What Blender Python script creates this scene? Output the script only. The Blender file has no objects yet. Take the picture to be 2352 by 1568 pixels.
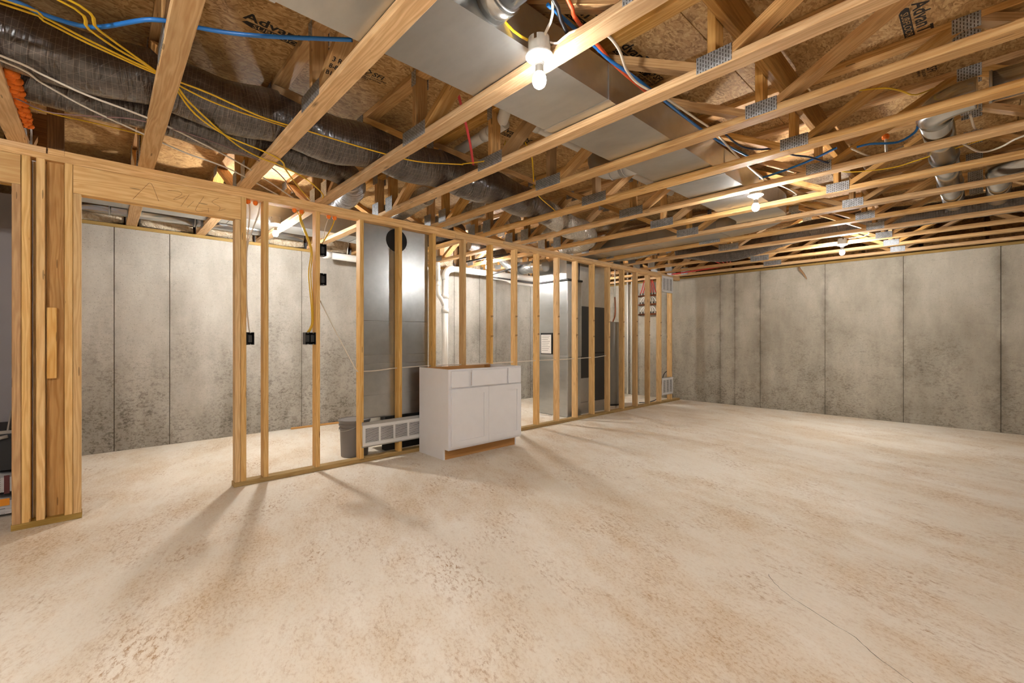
import bpy, bmesh, math, random
from mathutils import Vector, Matrix

random.seed(7)
S = bpy.context.scene
COL = S.collection
PI = math.pi

# ---------------------------------------------------------------- camera, world, exposure
cam_d = bpy.data.cameras.new('camera')
cam = bpy.data.objects.new('camera', cam_d)
COL.objects.link(cam)
cam.location = (0.0, 0.0, 1.1741)
cam.rotation_euler = (PI / 2, 0.0, 0.8216)
cam_d.sensor_width = 36.0
cam_d.lens = 15.477
cam_d.shift_y = -0.00199
cam_d.clip_start = 0.02
S.camera = cam

wd = bpy.data.worlds.new('world')
S.world = wd
wd.use_nodes = True
wd.node_tree.nodes['Background'].inputs[0].default_value = (0.5, 0.52, 0.55, 1)
wd.node_tree.nodes['Background'].inputs[1].default_value = 0.3

S.view_settings.view_transform = 'Standard'
S.view_settings.look = 'None'
S.view_settings.gamma = 1.0
S.view_settings.use_curve_mapping = False
S.view_settings.exposure = 0.0
BULB_W = 640.0
S.cycles.max_bounces = 4
S.cycles.diffuse_bounces = 3
S.cycles.glossy_bounces = 2
S.cycles.transmission_bounces = 2
S.cycles.use_adaptive_sampling = True
S.cycles.adaptive_threshold = 0.2
S.cycles.adaptive_min_samples = 16

# ---------------------------------------------------------------- measures (metres)
XP = -4.05            # room face of the framed partition
XPB = XP - 0.0889     # its back face
XL = -6.22            # face of the left concrete wall
YB = 8.2875           # face of the end concrete wall
XR = 3.6              # right concrete wall, out of view
YF = -3.2             # front wall, behind the camera
H = 2.3908            # underside of the floor trusses
ZT = H + 0.44         # underside of the subfloor
T, W4 = 0.0381, 0.0889


# ================================================================ materials
def nt_new(name):
    m = bpy.data.materials.new(name)
    m.use_nodes = True
    n = m.node_tree
    n.nodes.clear()
    out = n.nodes.new('ShaderNodeOutputMaterial')
    b = n.nodes.new('ShaderNodeBsdfPrincipled')
    n.links.new(b.outputs[0], out.inputs[0])
    return m, n, b


class G:
    """tiny node graph helper"""
    def __init__(self, n):
        self.n = n

    def node(self, t, **kw):
        x = self.n.nodes.new('ShaderNode' + t)
        for k, v in kw.items():
            setattr(x, k, v)
        return x

    def put(self, sock, v):
        if hasattr(v, 'is_linked') or isinstance(v, bpy.types.NodeSocket):
            self.n.links.new(v, sock)
        else:
            sock.default_value = v

    def math(self, op, a, b=0.0, c=None, clamp=False):
        x = self.node('Math', operation=op, use_clamp=clamp)
        self.put(x.inputs[0], a)
        self.put(x.inputs[1], b)
        if c is not None:
            self.put(x.inputs[2], c)
        return x.outputs[0]

    def noise(self, vec, scale, detail=3.0, rough=0.55, dist=0.0):
        x = self.node('TexNoise')
        if vec is not None:
            self.put(x.inputs['Vector'], vec)
        self.put(x.inputs['Scale'], scale)
        x.inputs['Detail'].default_value = min(detail, 4.0)
        x.inputs['Roughness'].default_value = rough
        x.inputs['Distortion'].default_value = dist
        return x.outputs['Fac']

    def voronoi(self, vec, scale, feature='F1', rnd=1.0):
        x = self.node('TexVoronoi', feature=feature)
        if vec is not None:
            self.put(x.inputs['Vector'], vec)
        x.inputs['Scale'].default_value = scale
        x.inputs['Randomness'].default_value = rnd
        return x

    def ramp(self, f, stops, interp='LINEAR'):
        x = self.node('ValToRGB')
        x.color_ramp.interpolation = interp
        e = x.color_ramp.elements
        while len(e) > 1:
            e.remove(e[-1])
        e[0].position, e[0].color = stops[0][0], col(stops[0][1])
        for p, c in stops[1:]:
            q = e.new(p)
            q.color = col(c)
        self.put(x.inputs[0], f)
        return x.outputs[0]

    def mix(self, f, a, b, mode='MIX'):
        x = self.node('Mix', data_type='RGBA', blend_type=mode)
        self.put(x.inputs[0], f)
        self.put(x.inputs[6], a if not isinstance(a, tuple) else col(a))
        self.put(x.inputs[7], b if not isinstance(b, tuple) else col(b))
        return x.outputs[2]

    def mapping(self, vec, scale=(1, 1, 1), loc=(0, 0, 0), rot=(0, 0, 0)):
        x = self.node('Mapping')
        self.put(x.inputs[0], vec)
        self.put(x.inputs[1], loc)
        x.inputs[2].default_value = rot
        x.inputs[3].default_value = scale
        return x.outputs[0]

    def xyz(self, a, b, c=0.0):
        x = self.node('CombineXYZ')
        self.put(x.inputs[0], a)
        self.put(x.inputs[1], b)
        self.put(x.inputs[2], c)
        return x.outputs[0]

    def sep(self, v):
        x = self.node('SeparateXYZ')
        self.put(x.inputs[0], v)
        return x.outputs

    def bump(self, h, strength=0.3, dist=0.01):
        x = self.node('Bump')
        x.inputs['Strength'].default_value = strength
        x.inputs['Distance'].default_value = dist
        self.put(x.inputs['Height'], h)
        return x.outputs[0]

    def pos(self):
        return self.node('NewGeometry').outputs['Position']

    def uv(self):
        return self.node('TexCoord').outputs['UV']

    def obj(self):
        return self.node('TexCoord').outputs['Object']

    def rand(self):
        return self.node('ObjectInfo').outputs['Random']


def s2l(c):
    return tuple((x / 255 / 12.92) if x / 255 <= 0.04045 else ((x / 255 + 0.055) / 1.055) ** 2.4 for x in c)


def col(c):
    if len(c) == 4:
        return c
    if max(c) > 1.0:
        c = s2l(c)
    return (c[0], c[1], c[2], 1.0)


def plain(name, c, rough=0.5, metal=0.0, spec=0.5, var=0.0, bump=0.0):
    m, n, b = nt_new(name)
    g = G(n)
    b.inputs['Roughness'].default_value = rough
    b.inputs['Metallic'].default_value = metal
    b.inputs['Specular IOR Level'].default_value = spec
    f = g.noise(g.obj(), 9.0, 4.0)
    cc = col(c)
    d = tuple(x * (1 - 0.03 - var) for x in cc[:3]) + (1,)
    n.links.new(g.ramp(f, [(0.3, d), (0.7, cc)]), b.inputs['Base Color'])
    if bump:
        n.links.new(g.bump(g.noise(g.obj(), 60, 3), bump, 0.004), b.inputs['Normal'])
    return m


def wood(name, light, dark, knots=0.5, rings=11.0, rough=0.62, stain=0.35, var=0.16, grey=0.25):
    """sawn lumber: UV u = metres along the board, v = metres across"""
    m, n, b = nt_new(name)
    g = G(n)
    r = g.rand()
    u, v, _ = g.sep(g.uv())
    off = g.math('MULTIPLY', r, 37.0)
    u2 = g.math('ADD', u, off)
    v2 = g.math('ADD', v, g.math('MULTIPLY', r, 5.3))
    base = g.xyz(g.math('MULTIPLY', u2, 0.9), g.math('MULTIPLY', v2, 9.0), off)
    warp = g.noise(base, 1.6, 3.0, 0.5)
    # cathedral rings
    rr = g.math('ADD', g.math('MULTIPLY', v2, rings * 4.5), g.math('MULTIPLY', warp, 9.0))
    ring = g.math('ABSOLUTE', g.math('SINE', g.math('MULTIPLY', rr, 2.4)))
    ring = g.math('POWER', ring, 2.0)
    fine = g.noise(g.xyz(g.math('MULTIPLY', u2, 3.0), g.math('MULTIPLY', v2, 170.0), off), 1.0, 4.0, 0.65)
    f = g.math('ADD', g.math('MULTIPLY', ring, 0.34), g.math('MULTIPLY', fine, 0.70))
    c = g.ramp(f, [(0.12, light), (0.45, tuple(0.6 * a + 0.4 * d for a, d in zip(light, dark))), (0.9, dark)])
    # broad stains
    st = g.noise(g.xyz(g.math('MULTIPLY', u2, 2.2), g.math('MULTIPLY', v2, 12.0), off), 1.0, 4.0, 0.6)
    st = g.math('MULTIPLY', g.math('SUBTRACT', st, 0.5, clamp=True), 2.4, clamp=True)
    c = g.mix(g.math('MULTIPLY', st, stain), c, tuple(0.62 * x for x in dark))
    # knots
    vo = g.voronoi(g.xyz(g.math('MULTIPLY', u2, 2.3), g.math('MULTIPLY', v2, 9.0), off), 1.0)
    k = g.math('SUBTRACT', 1.0, g.math('MULTIPLY', vo.outputs['Distance'], 9.0), clamp=True)
    sel = g.math('GREATER_THAN', g.sep(vo.outputs['Color'])[0], 1.0 - knots * 0.6)
    c = g.mix(g.math('MULTIPLY', g.math('MULTIPLY', k, sel), 0.85), c, (72, 40, 18))
    # short dark scuffs and splinters
    sc = g.voronoi(g.xyz(g.math('MULTIPLY', u2, 5.0), g.math('MULTIPLY', v2, 42.0), off), 1.0)
    scm = g.math('MULTIPLY', g.math('LESS_THAN', sc.outputs['Distance'], 0.16), g.math('GREATER_THAN', g.sep(sc.outputs['Color'])[1], 0.82))
    c = g.mix(g.math('MULTIPLY', scm, 0.55), c, (70, 44, 24))
    # weathered grey-brown boards
    gw = g.math('POWER', g.math('FRACT', g.math('MULTIPLY', r, 13.7)), 4.0)
    c = g.mix(g.math('MULTIPLY', gw, grey), c, (132, 106, 80))
    # board to board variation
    hs = g.node('HueSaturation')
    g.put(hs.inputs['Value'], g.math('ADD', 1.0 - var, g.math('MULTIPLY', r, 2 * var)))
    g.put(hs.inputs['Saturation'], g.math('ADD', 0.9, g.math('MULTIPLY', g.math('FRACT', g.math('MULTIPLY', r, 7.7)), 0.2)))
    n.links.new(c, hs.inputs['Color'])
    n.links.new(hs.outputs[0], b.inputs['Base Color'])
    b.inputs['Roughness'].default_value = rough
    b.inputs['Specular IOR Level'].default_value = 0.25
    n.links.new(g.bump(g.math('ADD', fine, g.math('MULTIPLY', ring, 0.3)), 0.18, 0.003), b.inputs['Normal'])
    return m


def concrete_wall(name, lo, mid, hi, spot=1.0, halo=0.35, face_x=True):
    m, n, b = nt_new(name)
    g = G(n)
    p = g.pos()
    x, y, z = g.sep(p)
    r = g.rand()
    big = g.noise(p, 0.9, 4.0, 0.6)
    medi = g.noise(g.mapping(p, (1, 1, 0.35)), 4.0, 5.0, 0.62)
    fine = g.noise(p, 38.0, 4.0, 0.7)
    c = g.ramp(g.math('ADD', g.math('MULTIPLY', big, 0.45), g.math('MULTIPLY', medi, 0.55)),
               [(0.32, lo), (0.5, mid), (0.68, hi)])
    # honeycombed, damp speckle in drifting patches
    patch = g.noise(g.mapping(p, (1, 1, 0.75), (3.1, 1.7, 0.4)), 1.1, 6.0, 0.66)
    low = g.math('SUBTRACT', 1.0, g.math('MULTIPLY', z, 0.27))
    pm = g.math('MULTIPLY', g.math('SUBTRACT', g.math('MULTIPLY', patch, low), 0.28, clamp=True), 4.0, clamp=True)
    sa = g.noise(g.mapping(p, (1, 1, 1.5)), 34.0, 3.0, 0.72)
    sb_ = g.noise(g.mapping(p, (1, 1, 1.2)), 9.0, 4.0, 0.65)
    sp = g.math('ADD', g.math('MULTIPLY', sa, 0.65), g.math('MULTIPLY', sb_, 0.35))
    sp = g.math('MULTIPLY', g.math('SUBTRACT', sp, 0.485, clamp=True), 8.0, clamp=True)
    c = g.mix(g.math('MULTIPLY', g.math('MULTIPLY', pm, sp), 0.70 * spot), c, (84, 77, 66))
    c = g.mix(g.math('MULTIPLY', pm, 0.26 * spot), c, (112, 104, 90))
    # drip streaks
    dr = g.noise(g.mapping(p, (2.6, 2.6, 0.5), (5.3, 0.6, 0)), 1.0, 5.0, 0.6)
    dr = g.math('MULTIPLY', g.math('SUBTRACT', g.math('MULTIPLY', dr, low), 0.42, clamp=True), 6.0, clamp=True)
    c = g.mix(g.math('MULTIPLY', dr, g.math('ADD', 0.22 * spot, g.math('MULTIPLY', sp, 0.35 * spot))), c, (86, 79, 68))
    # weeping dark halo along the form joints
    at = g.node('Attribute', attribute_type='OBJECT', attribute_name='half_width')
    ox, oy, oz = g.sep(g.obj())
    along = g.math('ABSOLUTE', oy if face_x else ox)
    ed = g.math('SUBTRACT', at.outputs['Fac'], along)
    hal = g.math('POWER', 2.718, g.math('MULTIPLY', ed, -16.0))
    hal = g.math('MULTIPLY', hal, g.math('MULTIPLY', g.math('SUBTRACT', g.noise(g.mapping(p, (1, 1, 0.8)), 5.0, 6.0, 0.7), 0.33, clamp=True), 3.2, clamp=True))
    c = g.mix(g.math('MULTIPLY', hal, halo), c, (88, 80, 68))
    # wavy pour lines
    wl = g.noise(g.mapping(p, (0.7, 0.7, 6.0)), 2.2, 5.0, 0.65, 0.8)
    wl = g.math('MULTIPLY', g.math('SUBTRACT', wl, 0.56, clamp=True), 5.0, clamp=True)
    c = g.mix(g.math('MULTIPLY', g.math('MULTIPLY', wl, sp), 0.45), c, (92, 84, 72))
    # sand speckle
    sd = g.noise(p, 95.0, 4.0, 0.75)
    sd = g.math('MULTIPLY', g.math('SUBTRACT', sd, 0.52, clamp=True), 6.0, clamp=True)
    c = g.mix(g.math('MULTIPLY', sd, g.math('ADD', 0.20, g.math('MULTIPLY', pm, 0.25))), c, (104, 96, 84))
    # pin holes
    vo = g.voronoi(p, 46.0)
    pin = g.math('LESS_THAN', vo.outputs['Distance'], 0.13)
    pin = g.math('MULTIPLY', pin, g.math('GREATER_THAN', g.sep(vo.outputs['Color'])[0], 0.55))
    c = g.mix(g.math('MULTIPLY', pin, 0.55), c, (62, 55, 46))
    c = g.mix(g.math('MULTIPLY', g.math('SUBTRACT', fine, 0.35, clamp=True), 0.35), c, (120, 112, 99))
    hs = g.node('HueSaturation')
    g.put(hs.inputs['Value'], g.math('ADD', 0.965, g.math('MULTIPLY', r, 0.07)))
    n.links.new(c, hs.inputs['Color'])
    n.links.new(hs.outputs[0], b.inputs['Base Color'])
    b.inputs['Roughness'].default_value = 0.88
    b.inputs['Specular IOR Level'].default_value = 0.2
    n.links.new(g.bump(g.math('ADD', fine, g.math('MULTIPLY', pin, -0.8)), 0.25, 0.004), b.inputs['Normal'])
    return m


def concrete_floor(name):
    m, n, b = nt_new(name)
    g = G(n)
    p = g.pos()
    q = g.mapping(p, (1.0, 1.0, 1.0), rot=(0, 0, 0.35))
    st = g.mapping(q, (0.55, 1.5, 1))
    big = g.noise(st, 0.55, 5.0, 0.6)
    c = g.ramp(big, [(0.3, (222, 211, 193)), (0.5, (233, 224, 209)), (0.7, (240, 233, 221))])
    # tan haze in ragged patches
    hz0 = g.noise(g.mapping(q, (0.8, 1.5, 1), (4, 2, 0)), 1.1, 7.0, 0.74)
    hz = g.math('MULTIPLY', g.math('SUBTRACT', hz0, 0.44, clamp=True), 4.2, clamp=True)
    c = g.mix(g.math('MULTIPLY', hz, 0.50), c, (204, 176, 136))
    # fine mottling everywhere, denser in the haze
    ft = g.noise(g.mapping(q, (1.0, 1.5, 1)), 46.0, 4.0, 0.8)
    ft = g.math('MULTIPLY', g.math('SUBTRACT', ft, 0.49, clamp=True), 7.0, clamp=True)
    c = g.mix(g.math('MULTIPLY', ft, g.math('ADD', 0.18, g.math('MULTIPLY', hz, 0.60))), c, (182, 144, 98))
    # broken brown scuffs
    m1 = g.noise(g.mapping(q, (1.0, 1.8, 1), (9, 5, 0)), 1.7, 5.0, 0.72)
    m1 = g.math('MULTIPLY', g.math('SUBTRACT', m1, 0.46, clamp=True), 4.5, clamp=True)
    s1 = g.noise(g.mapping(q, (1.0, 1.9, 1)), 24.0, 5.0, 0.8)
    s1 = g.math('MULTIPLY', g.math('SUBTRACT', s1, 0.50, clamp=True), 9.0, clamp=True)
    c = g.mix(g.math('MULTIPLY', g.math('MULTIPLY', m1, s1), 0.85), c, (166, 124, 78))
    # rare dark spots
    m2 = g.noise(g.mapping(q, (1, 1.8, 1), (1, 8, 0)), 5.5, 6.0, 0.72)
    m2 = g.math('MULTIPLY', g.math('SUBTRACT', m2, 0.68, clamp=True), 14.0, clamp=True)
    c = g.mix(g.math('MULTIPLY', m2, 0.7), c, (136, 98, 60))
    vo = g.voronoi(p, 5.0)
    dot = g.math('MULTIPLY', g.math('LESS_THAN', vo.outputs['Distance'], 0.022), g.math('GREATER_THAN', g.sep(vo.outputs['Color'])[1], 0.6))
    c = g.mix(g.math('MULTIPLY', dot, 0.7), c, (92, 66, 42))
    # trowel streaks
    tr = g.noise(g.mapping(q, (0.5, 14, 1)), 1.0, 4.0, 0.6)
    c = g.mix(g.math('MULTIPLY', g.math('SUBTRACT', tr, 0.45, clamp=True), 0.35), c, (196, 172, 140))
    n.links.new(c, b.inputs['Base Color'])
    n.links.new(g.ramp(g.noise(p, 3.0, 4), [(0.3, (0.5, 0.5, 0.5)), (0.7, (0.72, 0.72, 0.72))]), b.inputs['Roughness'])
    b.inputs['Specular IOR Level'].default_value = 0.3
    n.links.new(g.bump(g.noise(p, 30, 5, 0.7), 0.07, 0.004), b.inputs['Normal'])
    return m


def osb(name):
    m, n, b = nt_new(name)
    g = G(n)
    p = g.obj()
    r = g.rand()
    off = g.xyz(g.math('MULTIPLY', r, 9), g.math('MULTIPLY', r, 5), 0)
    va = g.node('VectorMath', operation='ADD')
    g.put(va.inputs[0], p)
    g.put(va.inputs[1], off)
    v = va.outputs[0]
    w = g.noise(v, 6.0, 3.0)
    q = g.mapping(v, (1.0, 0.42, 1.0))
    vv = g.node('VectorMath', operation='ADD')
    g.put(vv.inputs[0], q)
    wv = g.node('VectorMath', operation='SCALE')
    x = g.node('TexNoise')
    g.put(x.inputs['Vector'], v)
    x.inputs['Scale'].default_value = 9.0
    n.links.new(x.outputs['Color'], wv.inputs[0])
    wv.inputs[3].default_value = 0.10
    n.links.new(wv.outputs[0], vv.inputs[1])
    chip = g.voronoi(vv.outputs[0], 95.0)
    cc = g.sep(chip.outputs['Color'])[0]
    fine = g.noise(g.mapping(v, (95, 16, 95)), 1.0, 5.0, 0.75, 0.6)
    f = g.math('ADD', g.math('MULTIPLY', cc, 0.34), g.math('ADD', g.math('MULTIPLY', fine, 0.45), g.math('MULTIPLY', w, 0.25)))
    c = g.ramp(f, [(0.28, (132, 96, 56)), (0.5, (182, 142, 92)), (0.72, (206, 170, 120)), (0.9, (222, 192, 146))])
    n.links.new(c, b.inputs['Base Color'])
    b.inputs['Roughness'].default_value = 0.7
    b.inputs['Specular IOR Level'].default_value = 0.25
    n.links.new(g.bump(f, 0.2, 0.003), b.inputs['Normal'])
    return m


def galv(name, tone=(0.60, 0.61, 0.60), rough=0.34, spangle=1.0, smudge=0.5, wave=0.35):
    m, n, b = nt_new(name)
    g = G(n)
    p = g.obj()
    vo = g.voronoi(p, 55.0)
    sp = g.sep(vo.outputs['Color'])[0]
    sm = g.noise(p, 2.6, 4.0, 0.55, 0.8)
    st = g.noise(g.mapping(p, (2, 7, 7)), 2.0, 3.0, 0.6)
    f = g.math('ADD', g.math('MULTIPLY', sp, 0.02 * spangle), g.math('ADD', g.math('MULTIPLY', sm, 0.55), g.math('MULTIPLY', st, 0.42)))
    lo = tuple(x * 0.86 for x in tone)
    c = g.ramp(f, [(0.3, lo), (0.55, tone), (0.75, tuple(min(1, x * 1.10) for x in tone))])
    n.links.new(c, b.inputs['Base Color'])
    b.inputs['Metallic'].default_value = 0.95
    # hand smears raise the roughness here and there
    k = g.math('MULTIPLY', g.math('SUBTRACT', g.noise(g.mapping(p, (1, 1.6, 1)), 5.0, 4.0, 0.65, 2.0), 0.47, clamp=True), smudge * 1.2)
    n.links.new(g.math('ADD', rough, g.math('ADD', k, g.math('MULTIPLY', sp, 0.008 * spangle))), b.inputs['Roughness'])
    if wave:
        n.links.new(g.bump(g.noise(p, 1.3, 1.0), wave, 0.02), b.inputs['Normal'])
    return m


def nail_plate_mat():
    """pressed tooth slots: uv in metres on the plate"""
    m, n, b = nt_new('toothed_plate')
    g = G(n)
    u, v, _ = g.sep(g.uv())
    row = g.math('DIVIDE', u, 0.0125)
    stag = g.math('MULTIPLY', g.math('MODULO', g.math('FLOOR', row), 2.0), 0.5)
    cu = g.math('ABSOLUTE', g.math('SUBTRACT', g.math('FRACT', row), 0.5))
    cv = g.math('ABSOLUTE', g.math('SUBTRACT', g.math('FRACT', g.math('ADD', g.math('DIVIDE', v, 0.019), stag)), 0.5))
    slot = g.math('MULTIPLY', g.math('LESS_THAN', cu, 0.16), g.math('LESS_THAN', cv, 0.34))
    nz = g.noise(g.xyz(u, v, g.math('MULTIPLY', g.rand(), 20)), 40.0, 3.0)
    base = g.ramp(nz, [(0.3, (0.36, 0.38, 0.39)), (0.7, (0.62, 0.64, 0.66))])
    n.links.new(g.mix(slot, base, (0.05, 0.04, 0.035, 1)), b.inputs['Base Color'])
    n.links.new(g.math('MULTIPLY', g.math('SUBTRACT', 1.0, slot), 0.75), b.inputs['Metallic'])
    b.inputs['Roughness'].default_value = 0.48
    n.links.new(g.bump(g.math('SUBTRACT', 1.0, slot), 0.6, 0.003), b.inputs['Normal'])
    return m


def flex_mat():
    """grey-brown vapour jacket with a reinforcing scrim; uv metres (around, along)"""
    m, n, b = nt_new('duct_jacket')
    g = G(n)
    u, v, _ = g.sep(g.uv())
    gu = g.math('LESS_THAN', g.math('ABSOLUTE', g.math('SUBTRACT', g.math('FRACT', g.math('DIVIDE', u, 0.034)), 0.5)), 0.020)
    gv = g.math('LESS_THAN', g.math('ABSOLUTE', g.math('SUBTRACT', g.math('FRACT', g.math('DIVIDE', v, 0.0195)), 0.5)), 0.034)
    gd = g.math('LESS_THAN', g.math('ABSOLUTE', g.math('SUBTRACT', g.math('FRACT', g.math('DIVIDE', g.math('ADD', u, g.math('MULTIPLY', v, 0.8)), 0.06)), 0.5)), 0.012)
    grid = g.math('MAXIMUM', gu, g.math('MAXIMUM', gv, gd))
    vec = g.xyz(g.math('MULTIPLY', u, 6), g.math('MULTIPLY', v, 20), 0)
    nz = g.noise(vec, 0.9, 3.0, 0.5, 0.8)
    base = g.ramp(nz, [(0.3, (50, 41, 37)), (0.7, (78, 67, 61))])
    n.links.new(g.mix(g.math('MULTIPLY', grid, 0.5), base, (150, 136, 122)), b.inputs['Base Color'])
    b.inputs['Roughness'].default_value = 0.30
    b.inputs['Specular IOR Level'].default_value = 0.6
    b.inputs['Coat Weight'].default_value = 0.8
    b.inputs['Coat Roughness'].default_value = 0.10
    nb = g.bump(nz, 0.8, 0.03)
    n.links.new(nb, b.inputs['Normal'])
    n.links.new(nb, b.inputs['Coat Normal'])
    return m


def foil_mat():
    m, n, b = nt_new('crinkled_foil')
    g = G(n)
    p = g.obj()
    nz = g.noise(p, 26.0, 5.0, 0.7, 1.0)
    n.links.new(g.ramp(nz, [(0.3, (0.44, 0.40, 0.34)), (0.7, (0.80, 0.76, 0.69))]), b.inputs['Base Color'])
    b.inputs['Metallic'].default_value = 0.65
    b.inputs['Roughness'].default_value = 0.22
    n.links.new(g.bump(nz, 0.9, 0.02), b.inputs['Normal'])
    return m


def fluffy(name, a, c):
    m, n, b = nt_new(name)
    g = G(n)
    f = g.noise(g.pos(), 14.0, 6.0, 0.7, 0.8)
    n.links.new(g.ramp(f, [(0.35, a), (0.65, c)]), b.inputs['Base Color'])
    b.inputs['Roughness'].default_value = 1.0
    b.inputs['Specular IOR Level'].default_value = 0.05
    n.links.new(g.bump(f, 0.9, 0.04), b.inputs['Normal'])
    return m


def bulb_mat():
    m, n, b = nt_new('lit_bulb_glass')
    g = G(n)
    b.inputs['Base Color'].default_value = (0.95, 0.95, 0.93, 1)
    b.inputs['Roughness'].default_value = 0.3
    b.inputs['Emission Color'].default_value = (1.0, 0.985, 0.95, 1)
    f = g.noise(g.obj(), 2.0, 1.0)
    n.links.new(g.math('ADD', 11.5, f), b.inputs['Emission Strength'])
    return m


M = {}
M['lumber'] = wood('spruce_lumber', (238, 202, 150), (198, 148, 92), var=0.12)
M['stud'] = wood('stud_lumber', (238, 202, 142), (202, 152, 88), knots=0.8, var=0.10, grey=0.1)
M['oldlumber'] = wood('weathered_lumber', (214, 172, 116), (168, 120, 70), knots=0.4, stain=0.6)
M['web'] = wood('web_lumber', (228, 184, 124), (182, 132, 74), knots=0.4, stain=0.55, var=0.2, grey=0.7)
M['header'] = wood('header_pine', (242, 204, 136), (212, 152, 74), knots=0.2, rings=6.0, stain=0.25, var=0.04)
M['strong'] = wood('strongback_pine', (192, 146, 84), (142, 96, 44), knots=0.2, rings=6.0, stain=0.4, var=0.05)
M['treated'] = wood('treated_lumber', (190, 160, 100), (146, 114, 58), knots=0.3, stain=0.5, var=0.06)
M['blocking'] = wood('rim_lumber', (150, 104, 56), (98, 60, 26), knots=0.3, stain=0.7, var=0.1)
M['rawply'] = wood('raw_cabinet_board', (200, 156, 108), (170, 122, 78), knots=0.0, stain=0.2, var=0.03)
M['wall'] = concrete_wall('poured_concrete', (166, 160, 149), (190, 184, 174), (208, 203, 193), halo=0.3)
M['wallb'] = concrete_wall('poured_concrete_end', (160, 152, 138), (184, 176, 161), (204, 196, 181), spot=0.75, halo=0.6, face_x=False)
M['joint'] = plain('joint_mortar', (92, 83, 70), 0.95, bump=0.5)
M['floor'] = concrete_floor('slab_concrete')
M['osb'] = osb('oriented_strand_board')
M['galv'] = galv('galvanized_sheet', (0.56, 0.56, 0.545), 0.33, smudge=0.25, wave=0.03)
M['galvr'] = galv('rolled_galvanized', (0.52, 0.52, 0.51), 0.20, smudge=0.25, wave=0.0)
M['galvp'] = galv('galvanized_panel', (0.50, 0.51, 0.505), 0.28, 1.6, 0.15, wave=0.06)
M['galvdull'] = galv('dull_galvanized', (0.52, 0.52, 0.51), 0.38, 0.8, 0.3, wave=0.0)
M['plate'] = nail_plate_mat()
M['jacket'] = flex_mat()
M['foil'] = foil_mat()
M['white'] = plain('white_paint', (236, 234, 236), 0.42)
M['grille'] = plain('white_enamel', (226, 224, 222), 0.35)
M['pvc'] = plain('white_pvc', (232, 228, 220), 0.32)
M['porc'] = plain('white_porcelain', (240, 240, 238), 0.25)
M['boxgrey'] = plain('grey_plastic_box', (196, 192, 182), 0.45)
M['black'] = plain('black_plastic', (28, 27, 27), 0.4)
M['dark'] = plain('dark_void', (22, 20, 18), 0.8)
M['furnace'] = plain('black_enamel', (44, 44, 43), 0.45)
M['tank'] = plain('grey_enamel', (136, 131, 122), 0.4)
M['bucket'] = plain('grey_bucket_plastic', (118, 113, 110), 0.45)
M['iron'] = plain('black_iron', (46, 42, 40), 0.5, 0.3)
M['copper'] = plain('copper', (150, 88, 58), 0.35, 0.85)
M['yellow'] = plain('yellow_jacket', (222, 178, 24), 0.42)
M['blue'] = plain('blue_tube', (34, 112, 190), 0.38)
M['red'] = plain('red_tube', (205, 44, 40), 0.38)
M['redtape'] = plain('red_tape', (206, 62, 66), 0.5)
M['orange'] = plain('orange_jacket', (222, 88, 44), 0.42)
M['wcable'] = plain('white_jacket', (222, 210, 194), 0.45)
M['bcable'] = plain('black_jacket', (34, 32, 34), 0.4)
M['navy'] = plain('navy_jacket', (38, 52, 84), 0.4)
M['mauve'] = plain('mauve_wire', (128, 96, 92), 0.5)
M['foam'] = plain('orange_foam', (238, 118, 22), 0.75, bump=0.8)
M['drywall'] = plain('grey_drywall', (168, 160, 160), 0.8)
M['carton'] = plain('dark_carton', (40, 38, 38), 0.7)
M['cardboard'] = plain('cardboard', (158, 148, 138), 0.8)
M['bag'] = plain('grey_white_bag', (186, 182, 180), 0.55)
M['bagorange'] = plain('orange_band', (238, 148, 34), 0.5)
M['maroon'] = plain('maroon_band', (86, 28, 30), 0.5)
M['hose'] = plain('hose', (150, 140, 128), 0.5)
M['ink'] = plain('black_ink', (34, 27, 20), 0.8)
M['pencil'] = plain('pencil_lead', (112, 72, 30), 0.8)
M['paper'] = plain('paper', (228, 222, 214), 0.7)
M['print'] = plain('grey_print', (120, 114, 110), 0.8)
M['glass'] = bulb_mat()
M['glass'].cycles.emission_sampling = 'NONE'
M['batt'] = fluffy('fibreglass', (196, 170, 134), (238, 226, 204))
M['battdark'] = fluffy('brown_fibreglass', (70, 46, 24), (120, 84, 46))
M['slotdark'] = plain('painted_slot_shade', (48, 46, 46), 0.7)  # shade between grille slats, put into a dark colour
M['rag'] = plain('torn_kraft_paper', (166, 128, 92), 0.8)


# ================================================================ mesh helpers
def world_of(o):
    if o.parent is None:
        return o.matrix_basis.copy()
    return world_of(o.parent) @ o.matrix_parent_inverse @ o.matrix_basis


def link(o, parent=None):
    """children keep world coordinates in matrix_basis"""
    COL.objects.link(o)
    if parent is not None:
        o.parent = parent
        o.matrix_parent_inverse = world_of(parent).inverted()
    return o


def tag(o, label=None, cat=None, group=None, kind=None):
    if label:
        o['label'] = label
    if cat:
        o['category'] = cat
    if group:
        o['group'] = group
    if kind:
        o['kind'] = kind
    return o


def empty(name, loc=(0, 0, 0), rz=0.0, **kw):
    o = bpy.data.objects.new(name, None)
    o.empty_display_size = 0.1
    o.location = loc
    o.rotation_euler = (0, 0, rz)
    link(o)
    tag(o, **kw)
    return o


def mk(name, me, mat, parent=None, mw=None, smooth=False, **kw):
    """object from mesh data; mw is the matrix in the parent's space"""
    o = bpy.data.objects.new(name, me)
    if mat is not None and not me.materials:
        me.materials.append(M[mat])
    if mw is not None:
        o.matrix_basis = mw
    link(o, parent)
    tag(o, **kw)
    return o


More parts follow.
